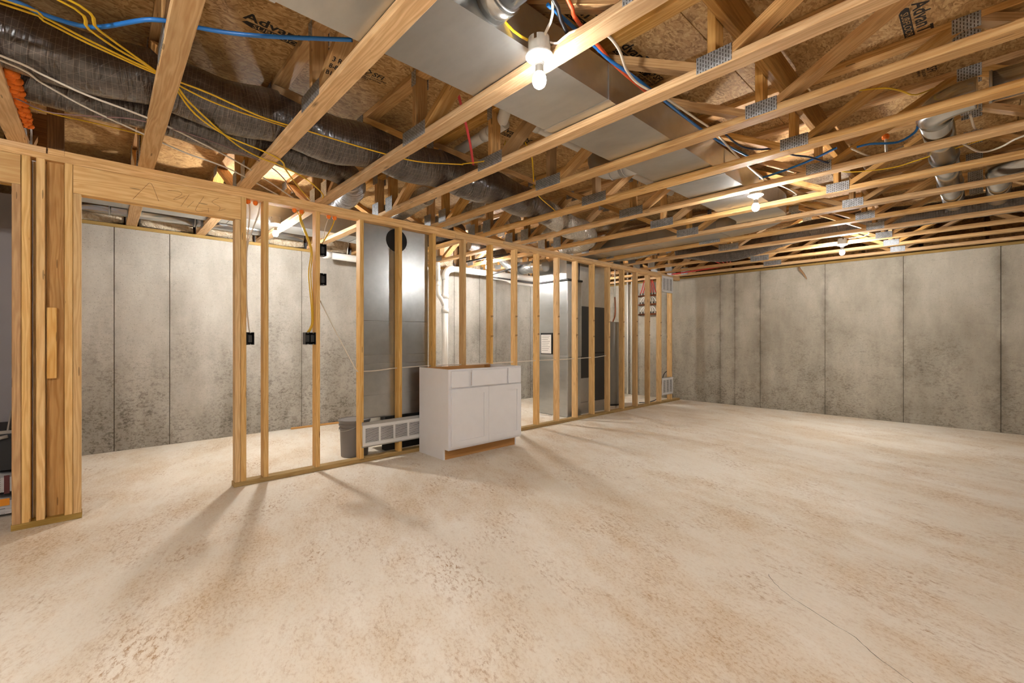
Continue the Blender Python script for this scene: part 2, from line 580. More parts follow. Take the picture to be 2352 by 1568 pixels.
def mesh(name, verts, faces, uvs=None, smooth=False):
    me = bpy.data.meshes.new(name)
    me.from_pydata([tuple(v) for v in verts], [], faces)
    if uvs:
        ul = me.uv_layers.new(name='UVMap')
        for pl in me.polygons:
            for li in pl.loop_indices:
                ul.data[li].uv = uvs[me.loops[li].vertex_index]
    if smooth:
        for pl in me.polygons:
            pl.use_smooth = True
    me.update()
    return me


def wood_uv(me, d, a, b):
    d, a, b = Vector(d), Vector(a), Vector(b)
    ul = me.uv_layers.new(name='UVMap')
    for pl in me.polygons:
        ea = abs(pl.normal.dot(d)) > 0.8
        for li in pl.loop_indices:
            co = me.vertices[me.loops[li].vertex_index].co
            if ea:
                ul.data[li].uv = (co.dot(a) * 0.4, co.dot(b) * 2.0)
            else:
                ul.data[li].uv = (co.dot(d), co.dot(a) + co.dot(b) * 1.0)


CACHE = {}


def board_mesh(L, w, t, ch=0.003, mat='lumber'):
    key = ('board', round(L, 4), round(w, 4), round(t, 4), ch, mat)
    if key in CACHE:
        return CACHE[key]
    x, y, z = L / 2, w / 2, t / 2
    prof = [(-y + ch, -z), (y - ch, -z), (y, -z + ch), (y, z - ch), (y - ch, z), (-y + ch, z), (-y, z - ch), (-y, -z + ch)]
    V = [(-x, p, q) for p, q in prof] + [(x, p, q) for p, q in prof]
    Fc = [(i, (i + 1) % 8, 8 + (i + 1) % 8, 8 + i) for i in range(8)]
    Fc = [tuple(reversed(f)) for f in Fc]
    Fc += [tuple(range(8)), tuple(reversed(range(8, 16)))]
    me = mesh('board', V, Fc)
    bm = bmesh.new()
    bm.from_mesh(me)
    bmesh.ops.recalc_face_normals(bm, faces=bm.faces)
    bm.to_mesh(me)
    bm.free()
    wood_uv(me, (1, 0, 0), (0, 1, 0), (0, 0, 1))
    me.materials.append(M[mat])
    CACHE[key] = me
    return me


def board(name, parent, p0, p1, w, t, side, mat='lumber', ch=0.003, **kw):
    """length p0->p1, width w along side, thickness t along the third axis"""
    p0, p1 = Vector(p0), Vector(p1)
    d = (p1 - p0)
    L = d.length
    d.normalize()
    s = Vector(side).normalized()
    z = d.cross(s).normalized()
    s = z.cross(d).normalized()
    m = Matrix((d, s, z)).transposed().to_4x4()
    m.translation = (p0 + p1) / 2
    return mk(name, board_mesh(L, w, t, ch, mat), mat, parent, m, **kw)


def box_mesh(dx, dy, dz, bev=0.0, mat='white', seg=1):
    key = ('box', round(dx, 4), round(dy, 4), round(dz, 4), bev, mat, seg)
    if key in CACHE:
        return CACHE[key]
    bm = bmesh.new()
    bmesh.ops.create_cube(bm, size=1.0)
    bmesh.ops.scale(bm, vec=(dx, dy, dz), verts=bm.verts)
    if bev:
        bmesh.ops.bevel(bm, geom=list(bm.edges), offset=bev, segments=seg, affect='EDGES', profile=0.5)
    me = bpy.data.meshes.new('box')
    bm.to_mesh(me)
    bm.free()
    wood_uv(me, (1, 0, 0), (0, 1, 0), (0, 0, 1))
    me.materials.append(M[mat])
    CACHE[key] = me
    return me


def bx(name, parent, lo, hi, mat, bev=0.002, **kw):
    d = [hi[i] - lo[i] for i in range(3)]
    m = Matrix.Translation([(hi[i] + lo[i]) / 2 for i in range(3)])
    return mk(name, box_mesh(d[0], d[1], d[2], bev, mat), mat, parent, m, **kw)


def prism(name, parent, poly, axis, a0, a1, mat, d=None, **kw):
    """polygon in the plane across axis, extruded a0..a1.  axis 'y': poly=(x,z); 'x': (y,z); 'z': (x,y)"""
    def P3(p, a):
        return {'y': (p[0], a, p[1]), 'x': (a, p[0], p[1]), 'z': (p[0], p[1], a)}[axis]
    c = Vector((sum(p[0] for p in poly) / len(poly), sum(p[1] for p in poly) / len(poly)))
    c3 = Vector(P3(c, (a0 + a1) / 2))
    n = len(poly)
    V = [Vector(P3(p, a0)) - c3 for p in poly] + [Vector(P3(p, a1)) - c3 for p in poly]
    Fc = [(i, (i + 1) % n, n + (i + 1) % n, n + i) for i in range(n)] + [tuple(reversed(range(n))), tuple(range(n, 2 * n))]
    me = mesh(name, V, Fc)
    bm = bmesh.new()
    bm.from_mesh(me)
    bmesh.ops.recalc_face_normals(bm, faces=bm.faces)
    bm.to_mesh(me)
    bm.free()
    if d is None:
        d = (1, 0, 0)
    dv = Vector(d).normalized()
    ax = Vector(P3((0, 0), 1.0))
    wood_uv(me, dv, ax, dv.cross(ax))
    me.materials.append(M[mat])
    return mk(name, me, mat, parent, Matrix.Translation(c3), **kw)


def catmull(pts, step=0.03):
    pts = [Vector(p) for p in pts]
    if len(pts) == 2:
        n = max(2, int((pts[1] - pts[0]).length / step))
        return [pts[0].lerp(pts[1], i / n) for i in range(n + 1)]
    P = [pts[0] * 2 - pts[1]] + pts + [pts[-1] * 2 - pts[-2]]
    out = []
    for i in range(1, len(P) - 2):
        a, b, c, d = P[i - 1:i + 3]
        n = max(2, int((c - b).length / step))
        for k in range(n):
            t = k / n
            out.append(0.5 * ((2 * b) + (c - a) * t + (2 * a - 5 * b + 4 * c - d) * t * t + (3 * b - a - 3 * c + d) * t ** 3))
    out.append(pts[-1])
    return out


def tube_mesh(path, rad, n=8, cap=True, flat=1.0, rfun=None, uv=True):
    """sweep a ring along path; rad number or list; flat squashes the local vertical"""
    N = len(path)
    V, UV = [], []
    s = 0.0
    up = Vector((0, 0, 1))
    T0 = (path[1] - path[0]).normalized()
    if abs(T0.dot(up)) > 0.95:
        up = Vector((1, 0, 0))
    nrm = (up - T0 * up.dot(T0)).normalized()
    for i, p in enumerate(path):
        t = (path[min(i + 1, N - 1)] - path[max(i - 1, 0)]).normalized()
        nrm = (nrm - t * nrm.dot(t))
        nrm = nrm.normalized() if nrm.length > 1e-6 else t.orthogonal().normalized()
        bn = t.cross(nrm)
        if i:
            s += (p - path[i - 1]).length
        r = rad[i] if isinstance(rad, (list, tuple)) else rad
        for k in range(n + 1):
            a = 2 * PI * k / n
            rr = r * (rfun(s, a) if rfun else 1.0)
            V.append(p + nrm * (math.cos(a) * rr * flat) + bn * (math.sin(a) * rr))
            UV.append((a * r, s))
    Fc = []
    w = n + 1
    for i in range(N - 1):
        for k in range(n):
            Fc.append((i * w + k, i * w + k + 1, (i + 1) * w + k + 1, (i + 1) * w + k))
    if cap:
        Fc.append(tuple(range(n)))
        Fc.append(tuple((N - 1) * w + k for k in reversed(range(n))))
    me = mesh('tube', V, Fc, UV)
    for pl in me.polygons:
        pl.use_smooth = len(pl.vertices) == 4
    return me


def tube(name, parent, pts, r, mat, n=8, step=0.03, smooth_path=True, flat=1.0, rfun=None, cap=True, **kw):
    path = catmull(pts, step) if smooth_path else [Vector(p) for p in pts]
    o = path[0].copy()
    me = tube_mesh([p - o for p in path], r, n, cap, flat, rfun)
    bm = bmesh.new()
    bm.from_mesh(me)
    bmesh.ops.recalc_face_normals(bm, faces=bm.faces)
    bm.to_mesh(me)
    bm.free()
    me.materials.append(M[mat])
    return mk(name, me, mat, parent, Matrix.Translation(o), **kw)


def lathe_mesh(prof, n=24, mat='white'):
    """prof = [(r, z)...] revolved about z, closed at both ends"""
    V, Fc = [], []
    for r, z in prof:
        for k in range(n):
            a = 2 * PI * k / n
            V.append((r * math.cos(a), r * math.sin(a), z))
    for i in range(len(prof) - 1):
        for k in range(n):
            Fc.append((i * n + k, i * n + (k + 1) % n, (i + 1) * n + (k + 1) % n, (i + 1) * n + k))
    Fc.append(tuple(reversed(range(n))))
    Fc.append(tuple((len(prof) - 1) * n + k for k in range(n)))
    me = mesh('lathe', V, Fc)
    bm = bmesh.new()
    bm.from_mesh(me)
    bmesh.ops.recalc_face_normals(bm, faces=bm.faces)
    bm.to_mesh(me)
    bm.free()
    for pl in me.polygons:
        pl.use_smooth = len(pl.vertices) == 4
    me.materials.append(M[mat])
    me.set_sharp_from_angle(angle=math.radians(38))
    return me


def text_mesh(body, size, mat='ink', align='LEFT', bold=0.0, sx=1.0):
    cu = bpy.data.curves.new('lettering', 'FONT')
    cu.body = body
    cu.size = size
    cu.align_x = align
    cu.offset = bold
    cu.resolution_u = 2
    o = bpy.data.objects.new('lettering', cu)
    COL.objects.link(o)
    bpy.context.view_layer.update()
    dg = bpy.context.evaluated_depsgraph_get()
    me = bpy.data.meshes.new_from_object(o.evaluated_get(dg))
    bpy.data.objects.remove(o)
    me.materials.clear()
    me.materials.append(M[mat])
    if sx != 1.0:
        for v in me.vertices:
            v.co.x *= sx
    return me


def frame(origin, xa, ya):
    xa, ya = Vector(xa).normalized(), Vector(ya).normalized()
    z = xa.cross(ya)
    m = Matrix((xa, ya, z)).transposed().to_4x4()
    m.translation = Vector(origin)
    return m


def copy_tree(o, parent=None, delta=None):
    c = o.copy()
    COL.objects.link(c)
    if parent is not None:
        c.parent = parent
        c.matrix_parent_inverse = o.matrix_parent_inverse.copy()
    if delta is not None:
        c.matrix_basis = Matrix.Translation(delta) @ o.matrix_basis
    for ch in list(o.children):
        copy_tree(ch, c)
    return c


ORD = ['first', 'second', 'third', 'fourth', 'fifth', 'sixth', 'seventh', 'eighth', 'ninth', 'tenth', 'eleventh',
       'twelfth', 'thirteenth', 'fourteenth', 'fifteenth', 'sixteenth', 'seventeenth', 'eighteenth', 'nineteenth', 'twentieth']

# ================================================================ the shell
bx('floor', None, (XL - 0.25, YF - 0.25, -0.12), (XR + 0.25, YB + 0.25, 0.0), 'floor', 0.0, kind='structure')
fl = bpy.data.objects['floor']
# hairline shrinkage crack in the slab
cp = catmull([(-0.742, 2.438, 0.0003), (-0.676, 2.355, 0.0003), (-0.577, 2.282, 0.0003), (-0.502, 2.246, 0.0003), (-0.409, 2.198, 0.0003), (-0.356, 2.178, 0.0003), (-0.252, 2.083, 0.0003), (-0.02, 1.95, 0.0003), (0.4, 1.75, 0.0003)], 0.02)
cr = random.Random(2)
cv = []
for q in cp:
    jx, jy = cr.uniform(-0.003, 0.003), cr.uniform(-0.003, 0.003)
    w_ = cr.uniform(0.0004, 0.0010)
    cv += [(q.x + jx - w_, q.y + jy - w_, q.z), (q.x + jx + w_, q.y + jy + w_, q.z)]
me = mesh('crack', cv, [(2 * i, 2 * i + 1, 2 * i + 3, 2 * i + 2) for i in range(len(cp) - 1)])
me.materials.append(M['ink'])
mk('crack', me, None, fl)
ZS = H - 0.0381       # top of the poured walls, under the sill plate


def poured_wall(name, axis, face, out, a0, a1, seams, mat):
    """slab behind, form-panel bays proud of it by the joint depth"""
    t = 0.22
    if axis == 'x':
        lo, hi = (min(face + out * 0.004, face + out * t), a0, 0), (max(face + out * 0.004, face + out * t), a1, ZS)
    else:
        lo, hi = (a0, min(face + out * 0.004, face + out * t), 0), (a1, max(face + out * 0.004, face + out * t), ZS)
    w = bx(name, None, lo, hi, 'joint', 0.0, kind='structure')
    ss = [a0] + sorted(seams) + [a1]
    for k in range(len(ss) - 1):
        b0, b1 = ss[k] + 0.0028, ss[k + 1] - 0.0028
        dz = 0.0015 * (k % 3)
        f0, f1 = sorted((face - out * dz, face + out * 0.02))
        if axis == 'x':
            o = bx('panel', w, (f0, b0, 0.0005), (f1, b1, ZS - 0.001), mat, 0.0022)
        else:
            o = bx('panel', w, (b0, f0, 0.0005), (b1, f1, ZS - 0.001), mat, 0.0022)
        o['half_width'] = (b1 - b0) / 2
    return w


poured_wall('wall_left', 'x', XL, -1, YF, YB, [-2.4, -1.4, -0.55, 0.088, 0.55, 1.25, 1.948, 2.86, 3.77, 4.43, 4.984, 5.379, 6.29, 7.2], 'wall')
poured_wall('wall_back', 'y', YB, 1, XL, XR, [-5.6, -5.0, -4.35, -3.31, -3.052, -2.639, -1.71, -0.788, 0.134, 1.05, 1.97, 2.88], 'wallb')
poured_wall('wall_right', 'x', XR, 1, YF, YB, [-2.3, -1.4, -0.5, 0.4, 1.3, 2.2, 3.1, 4.0, 4.9, 5.8, 6.7, 7.6], 'wallb')
poured_wall('wall_front', 'y', YF, -1, XL, XR, [-5.3, -4.4, -3.5, -2.6, -1.7, -0.8, 0.1, 1.0, 1.9, 2.8], 'wallb')

# sill plates and rim boards on top of the concrete
for nm, lo, hi in (('trim_1', (XL - 0.14, YF, ZS), (XL - 0.003, YB, H)),
                   ('trim_2', (XL, YB + 0.003, ZS), (XR, YB + 0.14, H)),
                   ('trim_3', (XR + 0.003, YF, ZS), (XR + 0.14, YB, H)),
                   ('trim_4', (XL, YF - 0.14, ZS), (XR, YF - 0.003, H))):
    bx(nm, None, lo, hi, 'treated', 0.003, kind='structure')
for nm, lo, hi in (('trim_5', (XL - 0.17, YF - 0.1, H), (XL - 0.142, YB + 0.1, ZT)),
                   ('trim_6', (XL - 0.1, YB + 0.142, H), (XR + 0.1, YB + 0.17, ZT)),
                   ('trim_7', (XR + 0.142, YF - 0.1, H), (XR + 0.17, YB + 0.1, ZT)),
                   ('trim_8', (XL - 0.1, YF - 0.17, H), (XR + 0.1, YF - 0.142, ZT))):
    bx(nm, None, lo, hi, 'blocking', 0.002, kind='structure')

# subfloor: tongue-and-groove sheets, long edge across the trusses
ceil = bx('ceiling', None, (XL - 0.25, YF - 0.25, ZT + 0.019), (XR + 0.25, YB + 0.25, ZT + 0.06), 'osb', 0.0, kind='structure')
x0 = -1.052 - 1.2192 * 5
k = 0
sheet_at = {}
while x0 < XR + 0.2:
    y0 = YF - 0.2 - (1.2192 if k % 2 else 0.35)
    while y0 < YB + 0.2:
        sh = bx('subfloor_sheet', ceil, (max(x0, XL - 0.2) + 0.0015, max(y0, YF - 0.2) + 0.0015, ZT),
                (min(x0 + 1.2192, XR + 0.2) - 0.0015, min(y0 + 2.4384, YB + 0.2) - 0.0015, ZT + 0.0185), 'osb', 0.002)
        sheet_at[(x0, y0)] = sh
        y0 += 2.4384
    x0 += 1.2192
    k += 1


def sheet_for(x, y):
    for (a, b), o in sheet_at.items():
        if a <= x < a + 1.2192 and b <= y < b + 2.4384:
            return o


def stamp(x, y):
    """maker's print on the underside: reads along +y, top of the letters to +x"""
    sh = sheet_for(x, y)
    z = ZT - 0.0006
    fr = lambda dx, dy: frame((x + dx, y + dy, z), (0, 1, 0), (1, 0, 0))
    mk('lettering', text_mesh('AdvanTech', 0.088, bold=0.002, sx=1.12), None, sh, fr(0.052, 0.03))
    me = mesh('banner', [(0, 0.02, 0), (0.05, 0, 0), (0.42, 0, 0), (0.42, 0.042, 0), (0.02, 0.042, 0)], [(0, 1, 2, 3, 4)])
    me.materials.append(M['ink'])
    mk('banner', me, None, sh, fr(-0.002, 0.03))
    mk('lettering', text_mesh('SUBFLOORING', 0.042, 'osb', sx=1.2), None, sh,
       frame((x + 0.005, y + 0.08, z - 0.0006), (0, 1, 0), (1, 0, 0)))


def stamp2(x, y):
    sh = sheet_for(x, y)
    z = ZT - 0.0006
    me = mesh('emblem', [(0.03, 0, 0), (0.06, 0.03, 0), (0.03, 0.06, 0), (0, 0.03, 0), (0.03, 0.012, 0), (0.048, 0.03, 0), (0.03, 0.048, 0), (0.012, 0.03, 0)],
              [(0, 1, 5, 4), (1, 2, 6, 5), (2, 3, 7, 6), (3, 0, 4, 7)])
    me.materials.append(M['ink'])
    mk('emblem', me, None, sh, frame((x + 0.03, y, z), (0, 1, 0), (1, 0, 0)))
    mk('lettering', text_mesh('SFI', 0.062, bold=0.001), None, sh, frame((x + 0.036, y + 0.066, z), (0, 1, 0), (1, 0, 0)))
    for j, tx in enumerate(('CERTIFIED SOURCING', 'www.sfiprogram.org', 'SFI-00063')):
        mk('lettering', text_mesh(tx, 0.021, bold=0.0006), None, sh,
           frame((x + 0.012 - 0.02 * j, y - 0.035 + 0.01 * j, z), (0, 1, 0), (1, 0, 0)))


stamp(-2.655, 0.50)
stamp2(-2.66, 1.17)
stamp(-0.30, 2.90)
stamp2(-0.28, 3.62)
stamp(-1.46, 2.05)
stamp2(-1.47, 2.48)
stamp(-1.46, 1.55)
stamp(-2.66, 2.20)
stamp(-0.30, 4.72)

# ================================================================ lamps (each with its own light)
def lamp(x, y, label, dz=0.0, pw=1.0):
    r = empty('lampholder', (x, y, H + 0.03), label=label, cat='lamp', group='bare bulb lampholders')
    zt = H + 0.055 + dz
    zb = H - 0.012 + dz
    # round plastic ceiling box with notched rim
    n = 24
    V, Fc = [], []
    rings = [(0.047, zb), (0.047, zt - 0.022), (0.047, zt)]
    for rr, z in rings:
        for k in range(n):
            a = 2 * PI * k / n
            V.append((x + rr * math.cos(a), y + rr * math.sin(a), z))
    for k in range(n):
        Fc.append((k, (k + 1) % n, n + (k + 1) % n, n + k))
        if k % 6 != 1:
            Fc.append((n + k, n + (k + 1) % n, 2 * n + (k + 1) % n, 2 * n + k))
    Fc.append(tuple(n + k for k in range(n)))
    me = mesh('box', V, Fc)
    me.materials.append(M['boxgrey'])
    mk('ceiling_box', me, None, r)
    m = Matrix.Translation((x, y, zb))
    lb = mk('lamp_base', LAMPBASE, None, r, m)
    mk('socket', SOCKET, None, lb, m)
    bb = mk('bulb', BULB, None, r, m)
    mk('bulb_collar', COLLAR, None, bb, m)
    ld = bpy.data.lights.new('bulb_light', 'POINT')
    ld.energy = BULB_W * pw
    ld.color = (1.0, 0.985, 0.955)
    ld.shadow_soft_size = 0.034
    lo = bpy.data.objects.new('bulb_light', ld)
    lo.location = (x, y, zb - 0.108)
    link(lo, r)
    return r


LAMPBASE = lathe_mesh([(0.010, 0.0), (0.056, 0.0), (0.0585, -0.004), (0.058, -0.009), (0.050, -0.015), (0.034, -0.022), (0.024, -0.028), (0.0205, -0.032), (0.001, -0.032)], 32, 'porc')
SOCKET = lathe_mesh([(0.001, -0.028), (0.0215, -0.028), (0.0215, -0.040), (0.0195, -0.041), (0.0195, -0.046), (0.001, -0.046)], 24, 'porc')
COLLAR = lathe_mesh([(0.001, -0.044), (0.0165, -0.044), (0.0172, -0.060), (0.0195, -0.078), (0.001, -0.078)], 24, 'boxgrey')
BULB = lathe_mesh([(0.018, -0.074), (0.0235, -0.083), (0.0285, -0.094), (0.030, -0.106), (0.0285, -0.119), (0.0235, -0.130), (0.0145, -0.138), (0.002, -0.1405)], 24, 'glass')
lamp(-1.288, 1.356, 'bare bulb in white lampholder with a yellow cable entering its round box', pw=0.16)
lamp(-1.300, 3.975, 'bare bulb in white lampholder under the middle of the trunk duct run', pw=0.48)
lamp(-1.232, 6.843, 'bare bulb in white lampholder nearest the end concrete wall, over open floor', pw=0.85)
lamp(-5.175, 1.356, 'bare bulb in the utility side facing the door opening', 0.035)
lamp(-5.300, 4.404, 'bare bulb in the utility side beside the white drain pipe', 0.03, pw=0.8)
lamp(-5.25, 6.843, 'bare bulb in the utility side above the water heater', 0.03, pw=0.6)
lamp(-1.288, -1.380, 'added fill bulb in white lampholder, unseen in the front half of the room', pw=1.5)  # added lamp behind the camera, lifts the ambient light
lamp(1.75, 0.10, 'added fill bulb in white lampholder, unseen near the right concrete wall', pw=1.6)  # no lamp known here; added out of view as fill light

# ================================================================ floor trusses
YN = lambda i: 2.0118 + 0.6096 * i          # near face of truss i
ZB, ZTC = H + T, ZT - T                      # inside faces of the chords
BOT = [-2.396, -0.843, 0.710, 2.263]
TOP = [-3.172, -1.6195, -0.0665, 1.4865, 3.04]
NX0, NX1 = XL - 0.125, XR + 0.125


def plate_mesh(w, h):
    key = ('plate', round(w, 3), round(h, 3))
    if key not in CACHE:
        t = 0.0016
        V = [(-w / 2, -t / 2, -h / 2), (w / 2, -t / 2, -h / 2), (w / 2, -t / 2, h / 2), (-w / 2, -t / 2, h / 2),
             (-w / 2, t / 2, -h / 2), (w / 2, t / 2, -h / 2), (w / 2, t / 2, h / 2), (-w / 2, t / 2, h / 2)]
        Fc = [(0, 1, 2, 3), (5, 4, 7, 6), (4, 0, 3, 7), (1, 5, 6, 2), (3, 2, 6, 7), (4, 5, 1, 0)]
        me = mesh('plate', V, Fc, [(v[0] + w / 2, v[2] + h / 2) for v in V])
        me.materials.append(M['plate'])
        CACHE[key] = me
    return CACHE[key]


def make_truss():
    y0, y1 = 0.0, W4
    ym = W4 / 2
    r = empty('floor_truss', (0, 0, H))
    board('bottom_chord', r, (NX0, ym, H + T / 2), (NX1, ym, H + T / 2), W4, T, (0, 1, 0), 'lumber')
    board('top_chord', r, (NX0, ym, ZT - T / 2), (NX1, ym, ZT - T / 2), W4 - 0.004, T, (0, 1, 0), 'web')
    e = 0.0008

    def vert(x, mat='web'):
        board('web', r, (x, ym, ZB), (x, ym, ZTC), W4 - 0.002, T, (0, 1, 0), mat)

    def diag(xb, xt, mat='web'):
        s = 1 if xt > xb else -1
        a0, a1 = xb + s * 0.022, xb + s * 0.101
        b0, b1 = xt - s * 0.101, xt - s * 0.022
        prism('web', r, [(a0, ZB), (a1, ZB), (b1, ZTC), (b0, ZTC)], 'y', y0 + 0.001, y1 - 0.001, mat, d=(xt - xb - s * 0.123, 0, ZTC - ZB))

    def plate(x, z, w, h):
        for yy in (y0 - e, y1 + e):
            mk('nail_plate', plate_mesh(w, h), None, r, Matrix.Translation((x, yy, z)))
    for i, x in enumerate(BOT):
        vert(x)
        if i == 0:
            plate(x - 0.002, H + 0.051, 0.262, 0.082)
        else:
            plate(x + 0.011, H + 0.043, 0.156, 0.074)
        plate(x, ZT - 0.05, 0.038 if i else 0.05, 0.09)
    for xb in BOT:
        for xt in TOP:
            if abs(xt - xb) < 0.9:
                diag(xb, xt)
    for xt in TOP:
        plate(xt, ZT - 0.040, 0.105, 0.076)
    # bearing over the partition
    for x in (-3.90, -4.185):
        vert(x)
        plate(x, H + 0.085, 0.13, 0.135)
        plate(x, ZT - 0.05, 0.10, 0.09)
    diag(-3.86, -3.172)
    diag(-4.225, -5.03)
    plate(-5.03, ZT - 0.045, 0.16, 0.082)
    diag(-5.80, -5.03)
    vert(-5.80)
    plate(-5.80, H + 0.045, 0.15, 0.078)
    vert(XL - 0.05)
    plate(XL - 0.04, H + 0.05, 0.09, 0.09)
    vert(XR + 0.05)
    return r


TR0 = make_truss()
TRUSS = {}
idx = list(range(10, -9, -1))
for n, i in enumerate(idx):
    o = TR0 if n == 0 else copy_tree(TR0)
    o.matrix_basis = Matrix.Translation((0, YN(i), H))
    tag(o, 'open-web wooden floor truss, %s from the end concrete wall' % ORD[n], 'truss', 'floor trusses overhead')
    TRUSS[i] = o

# stamped member code on the underside of a diagonal
dv = Vector((BOT[0] + 0.101, 0, ZB)), Vector((TOP[1] - 0.022, 0, ZTC))
dd = (dv[1] - dv[0]).normalized()
nn_ = Vector((0, 1, 0)).cross(dd)
for j, (tx, sz) in enumerate((('B1.V', 0.030), ('8-8-8', 0.032), ('3 R', 0.034))):
    o_ = dv[0] + dd * (0.105 + 0.036 * j) + nn_ * 0.0008 + Vector((0, YN(-2) + 0.006 + 0.004 * j, 0))
    mk('lettering', text_mesh(tx, sz, bold=0.0008), None, TRUSS[-2], frame(o_, (0, 1, 0), dd))

# ================================================================ framed partition
part = empty('wall_partition', (XP - W4 / 2, 0, 0), kind='structure')
XM = XP - W4 / 2
ZP1, ZP2 = H - 2 * T, H - T
# bottom plates (treated), two runs either side of the door opening
for a, b in ((-0.410, -0.100), (0.762, 8.225), (YF + 0.002, -1.42)):
    board('bottom_plate', part, (XM, a, T / 2), (XM, b, T / 2), W4, T, (1, 0, 0), 'treated')
# double top plate
for a, b in ((YF + 0.002, 2.9), (2.904, 8.225)):
    board('lower_top_plate', part, (XM, a, ZP1 + T / 2), (XM, b, ZP1 + T / 2), W4, T, (1, 0, 0), 'lumber')
for a, b in ((YF + 0.002, -0.262), (-0.254, -0.181), (-0.1795, 3.62), (3.624, 8.225)):
    board('upper_top_plate', part, (XM, a, ZP2 + T / 2 - 0.0003), (XM, b, ZP2 + T / 2 - 0.0003), W4, T - 0.0006, (1, 0, 0), 'lumber')


def stud(y, z0=T, z1=ZP1, mat='stud', x=XM, name='stud', parent=part):
    """y = far edge"""
    return board(name, parent, (x, y - T / 2, z0 + 0.0003), (x, y - T / 2, z1 - 0.0003), W4, T, (1, 0, 0), mat, ch=0.0035)


for kk in range(17):
    stud(1.425 + 0.4064 * kk - (0.0 if kk < 16 else 0.006))
stud(1.009)                                    # cripple-side stud beside the opening
stud(0.848)
stud(0.808, z1=2.128, name='jack_stud')
stud(-0.142)
stud(-0.1025, z1=2.128, name='jack_stud')
stud(-0.329)
stud(-0.267)
stud(-0.369, z1=2.128, mat='oldlumber', name='jack_stud')
stud(-1.42, z1=2.128, name='jack_stud')
stud(-1.46)
# backer boards set flat in the corner post, with a patch block
board('backer', part, (XPB + 0.023, -0.2225, T), (XPB + 0.023, -0.2225, ZP1), 0.079, T, (0, 1, 0), 'oldlumber')
board('patch_block', part, (XPB + 0.0565, -0.2375, 0.925), (XPB + 0.0565, -0.2375, 1.378), 0.045, 0.027, (0, 1, 0), 'header')
# headers
for a, b in ((-0.140, 0.8085), (-1.458, -0.3705)):
    hd = empty('header', (XM, (a + b) / 2, 2.13))
    for xc in (XP - T / 2, XPB + T / 2):
        board('header_ply', part, (xc, a, 2.2215), (xc, b, 2.2215), 0.184, T, (0, 0, 1), 'header')
    bpy.data.objects.remove(hd)


def pencil(pts, y0, z0, sy, sz):
    tube('pencil_mark', part, [(XP + 0.0006, y0 + p[0] * sy, z0 + p[1] * sz) for p in pts], 0.0009, 'pencil', n=4, step=0.01)


Y0P, Z0P = 0.155, 2.145
for pts in ([(0, 0.05), (0.55, 0.75), (0.72, 0.92), (0.85, 0.78), (1.1, 0.15)],
            [(1.5, 0.72), (1.95, 0.78), (2.15, 0.66), (1.75, 0.35), (2.0, 0.42), (2.3, 0.6)],
            [(2.5, 0.72), (2.1, 0.08)], [(2.7, 0.42), (2.4, 0.08)], [(3.2, 0.75), (2.8, 0.0), (3.4, 0.08)], [(3.42, 0.22), (3.44, 0.02)],
            [(3.95, 0.82), (3.6, 0.55), (4.0, 0.38), (3.95, 0.16)], [(4.0, 0.2), (4.3, 0.32)]):
    pencil(pts, Y0P, Z0P, 0.128, 0.155)

# stamped grade marks on the studs
for kk in range(5, 16):
    y = 1.425 + 0.4064 * kk
    for z in (1.46, 1.22):
        mk('grade_stamp', text_mesh('SPF', 0.030, 'pencil', 'CENTER', bold=0.0006), None, part,
           frame((XP + 0.0007, y - T / 2, z + 0.02 * math.sin(kk)), (0, 1, 0), (0, 0, 1)))

# short utility-side framing that meets the partition behind the post
cl = empty('wall_closet', (-5.1, -0.33, 0), kind='structure')
bx('drywall', cl, (XL + 0.002, -0.342, 0.0), (XPB - 0.004, -0.330, ZT - 0.5 + 0.05), 'drywall', 0.001)
bx('drywall', cl, (-5.55, YF + 0.004, 0.0), (-5.538, -0.344, H - 0.005), 'drywall', 0.001)
for xx in (XPB - 0.03, -4.6, -5.0, -5.4, -5.8, -6.18):
    board('stud', cl, (xx, -0.284, 0.0), (xx, -0.284, ZP1 - 0.001), W4 - 0.004, T, (0, 1, 0), 'stud')

# ================================================================ strongback running through the trusses
sb = board('strongback', None, (-0.803, YF + 0.05, 2.705), (-0.803, YB + 0.10, 2.705), 0.184, T, (0, 0, 1), 'strong')
tag(sb, 'wide dark pine strongback board threaded lengthwise through all the trusses', 'board')
b1 = board('blocking_board', None, (XP - 0.056, -0.2225, H + 0.001), (XP - 0.056, -0.2225, 2.79), 0.079, T, (0, 1, 0), 'blocking')
tag(b1, 'upright dark blocking board with pencil marks standing on the top plate', 'board')
b2 = bx('blocking_board', None, (XP - 0.62, -0.50, H + 0.001), (XP - 0.58, -0.262, 2.80), 'blocking', 0.002)
tag(b2, 'dark plank behind the upright blocking board over the closet', 'board')


# ================================================================ trunk duct
def rect_duct(name, parent, rings, mat, closed_ends=True):
    """rings: list of 4-corner rings"""
    V, Fc = [], []
    for r in rings:
        V += [Vector(p) for p in r]
    for i in range(len(rings) - 1):
        for k in range(4):
            Fc.append((i * 4 + k, i * 4 + (k + 1) % 4, (i + 1) * 4 + (k + 1) % 4, (i + 1) * 4 + k))
    if closed_ends:
        Fc += [(3, 2, 1, 0), tuple((len(rings) - 1) * 4 + k for k in range(4))]
    o = sum(V, Vector()) / len(V)
    me = mesh(name, [v - o for v in V], Fc)
    bm = bmesh.new()
    bm.from_mesh(me)
    bmesh.ops.recalc_face_normals(bm, faces=bm.faces)
    bm.to_mesh(me)
    bm.free()
    me.materials.append(M[mat])
    return mk(name, me, None, parent, Matrix.Translation(o))


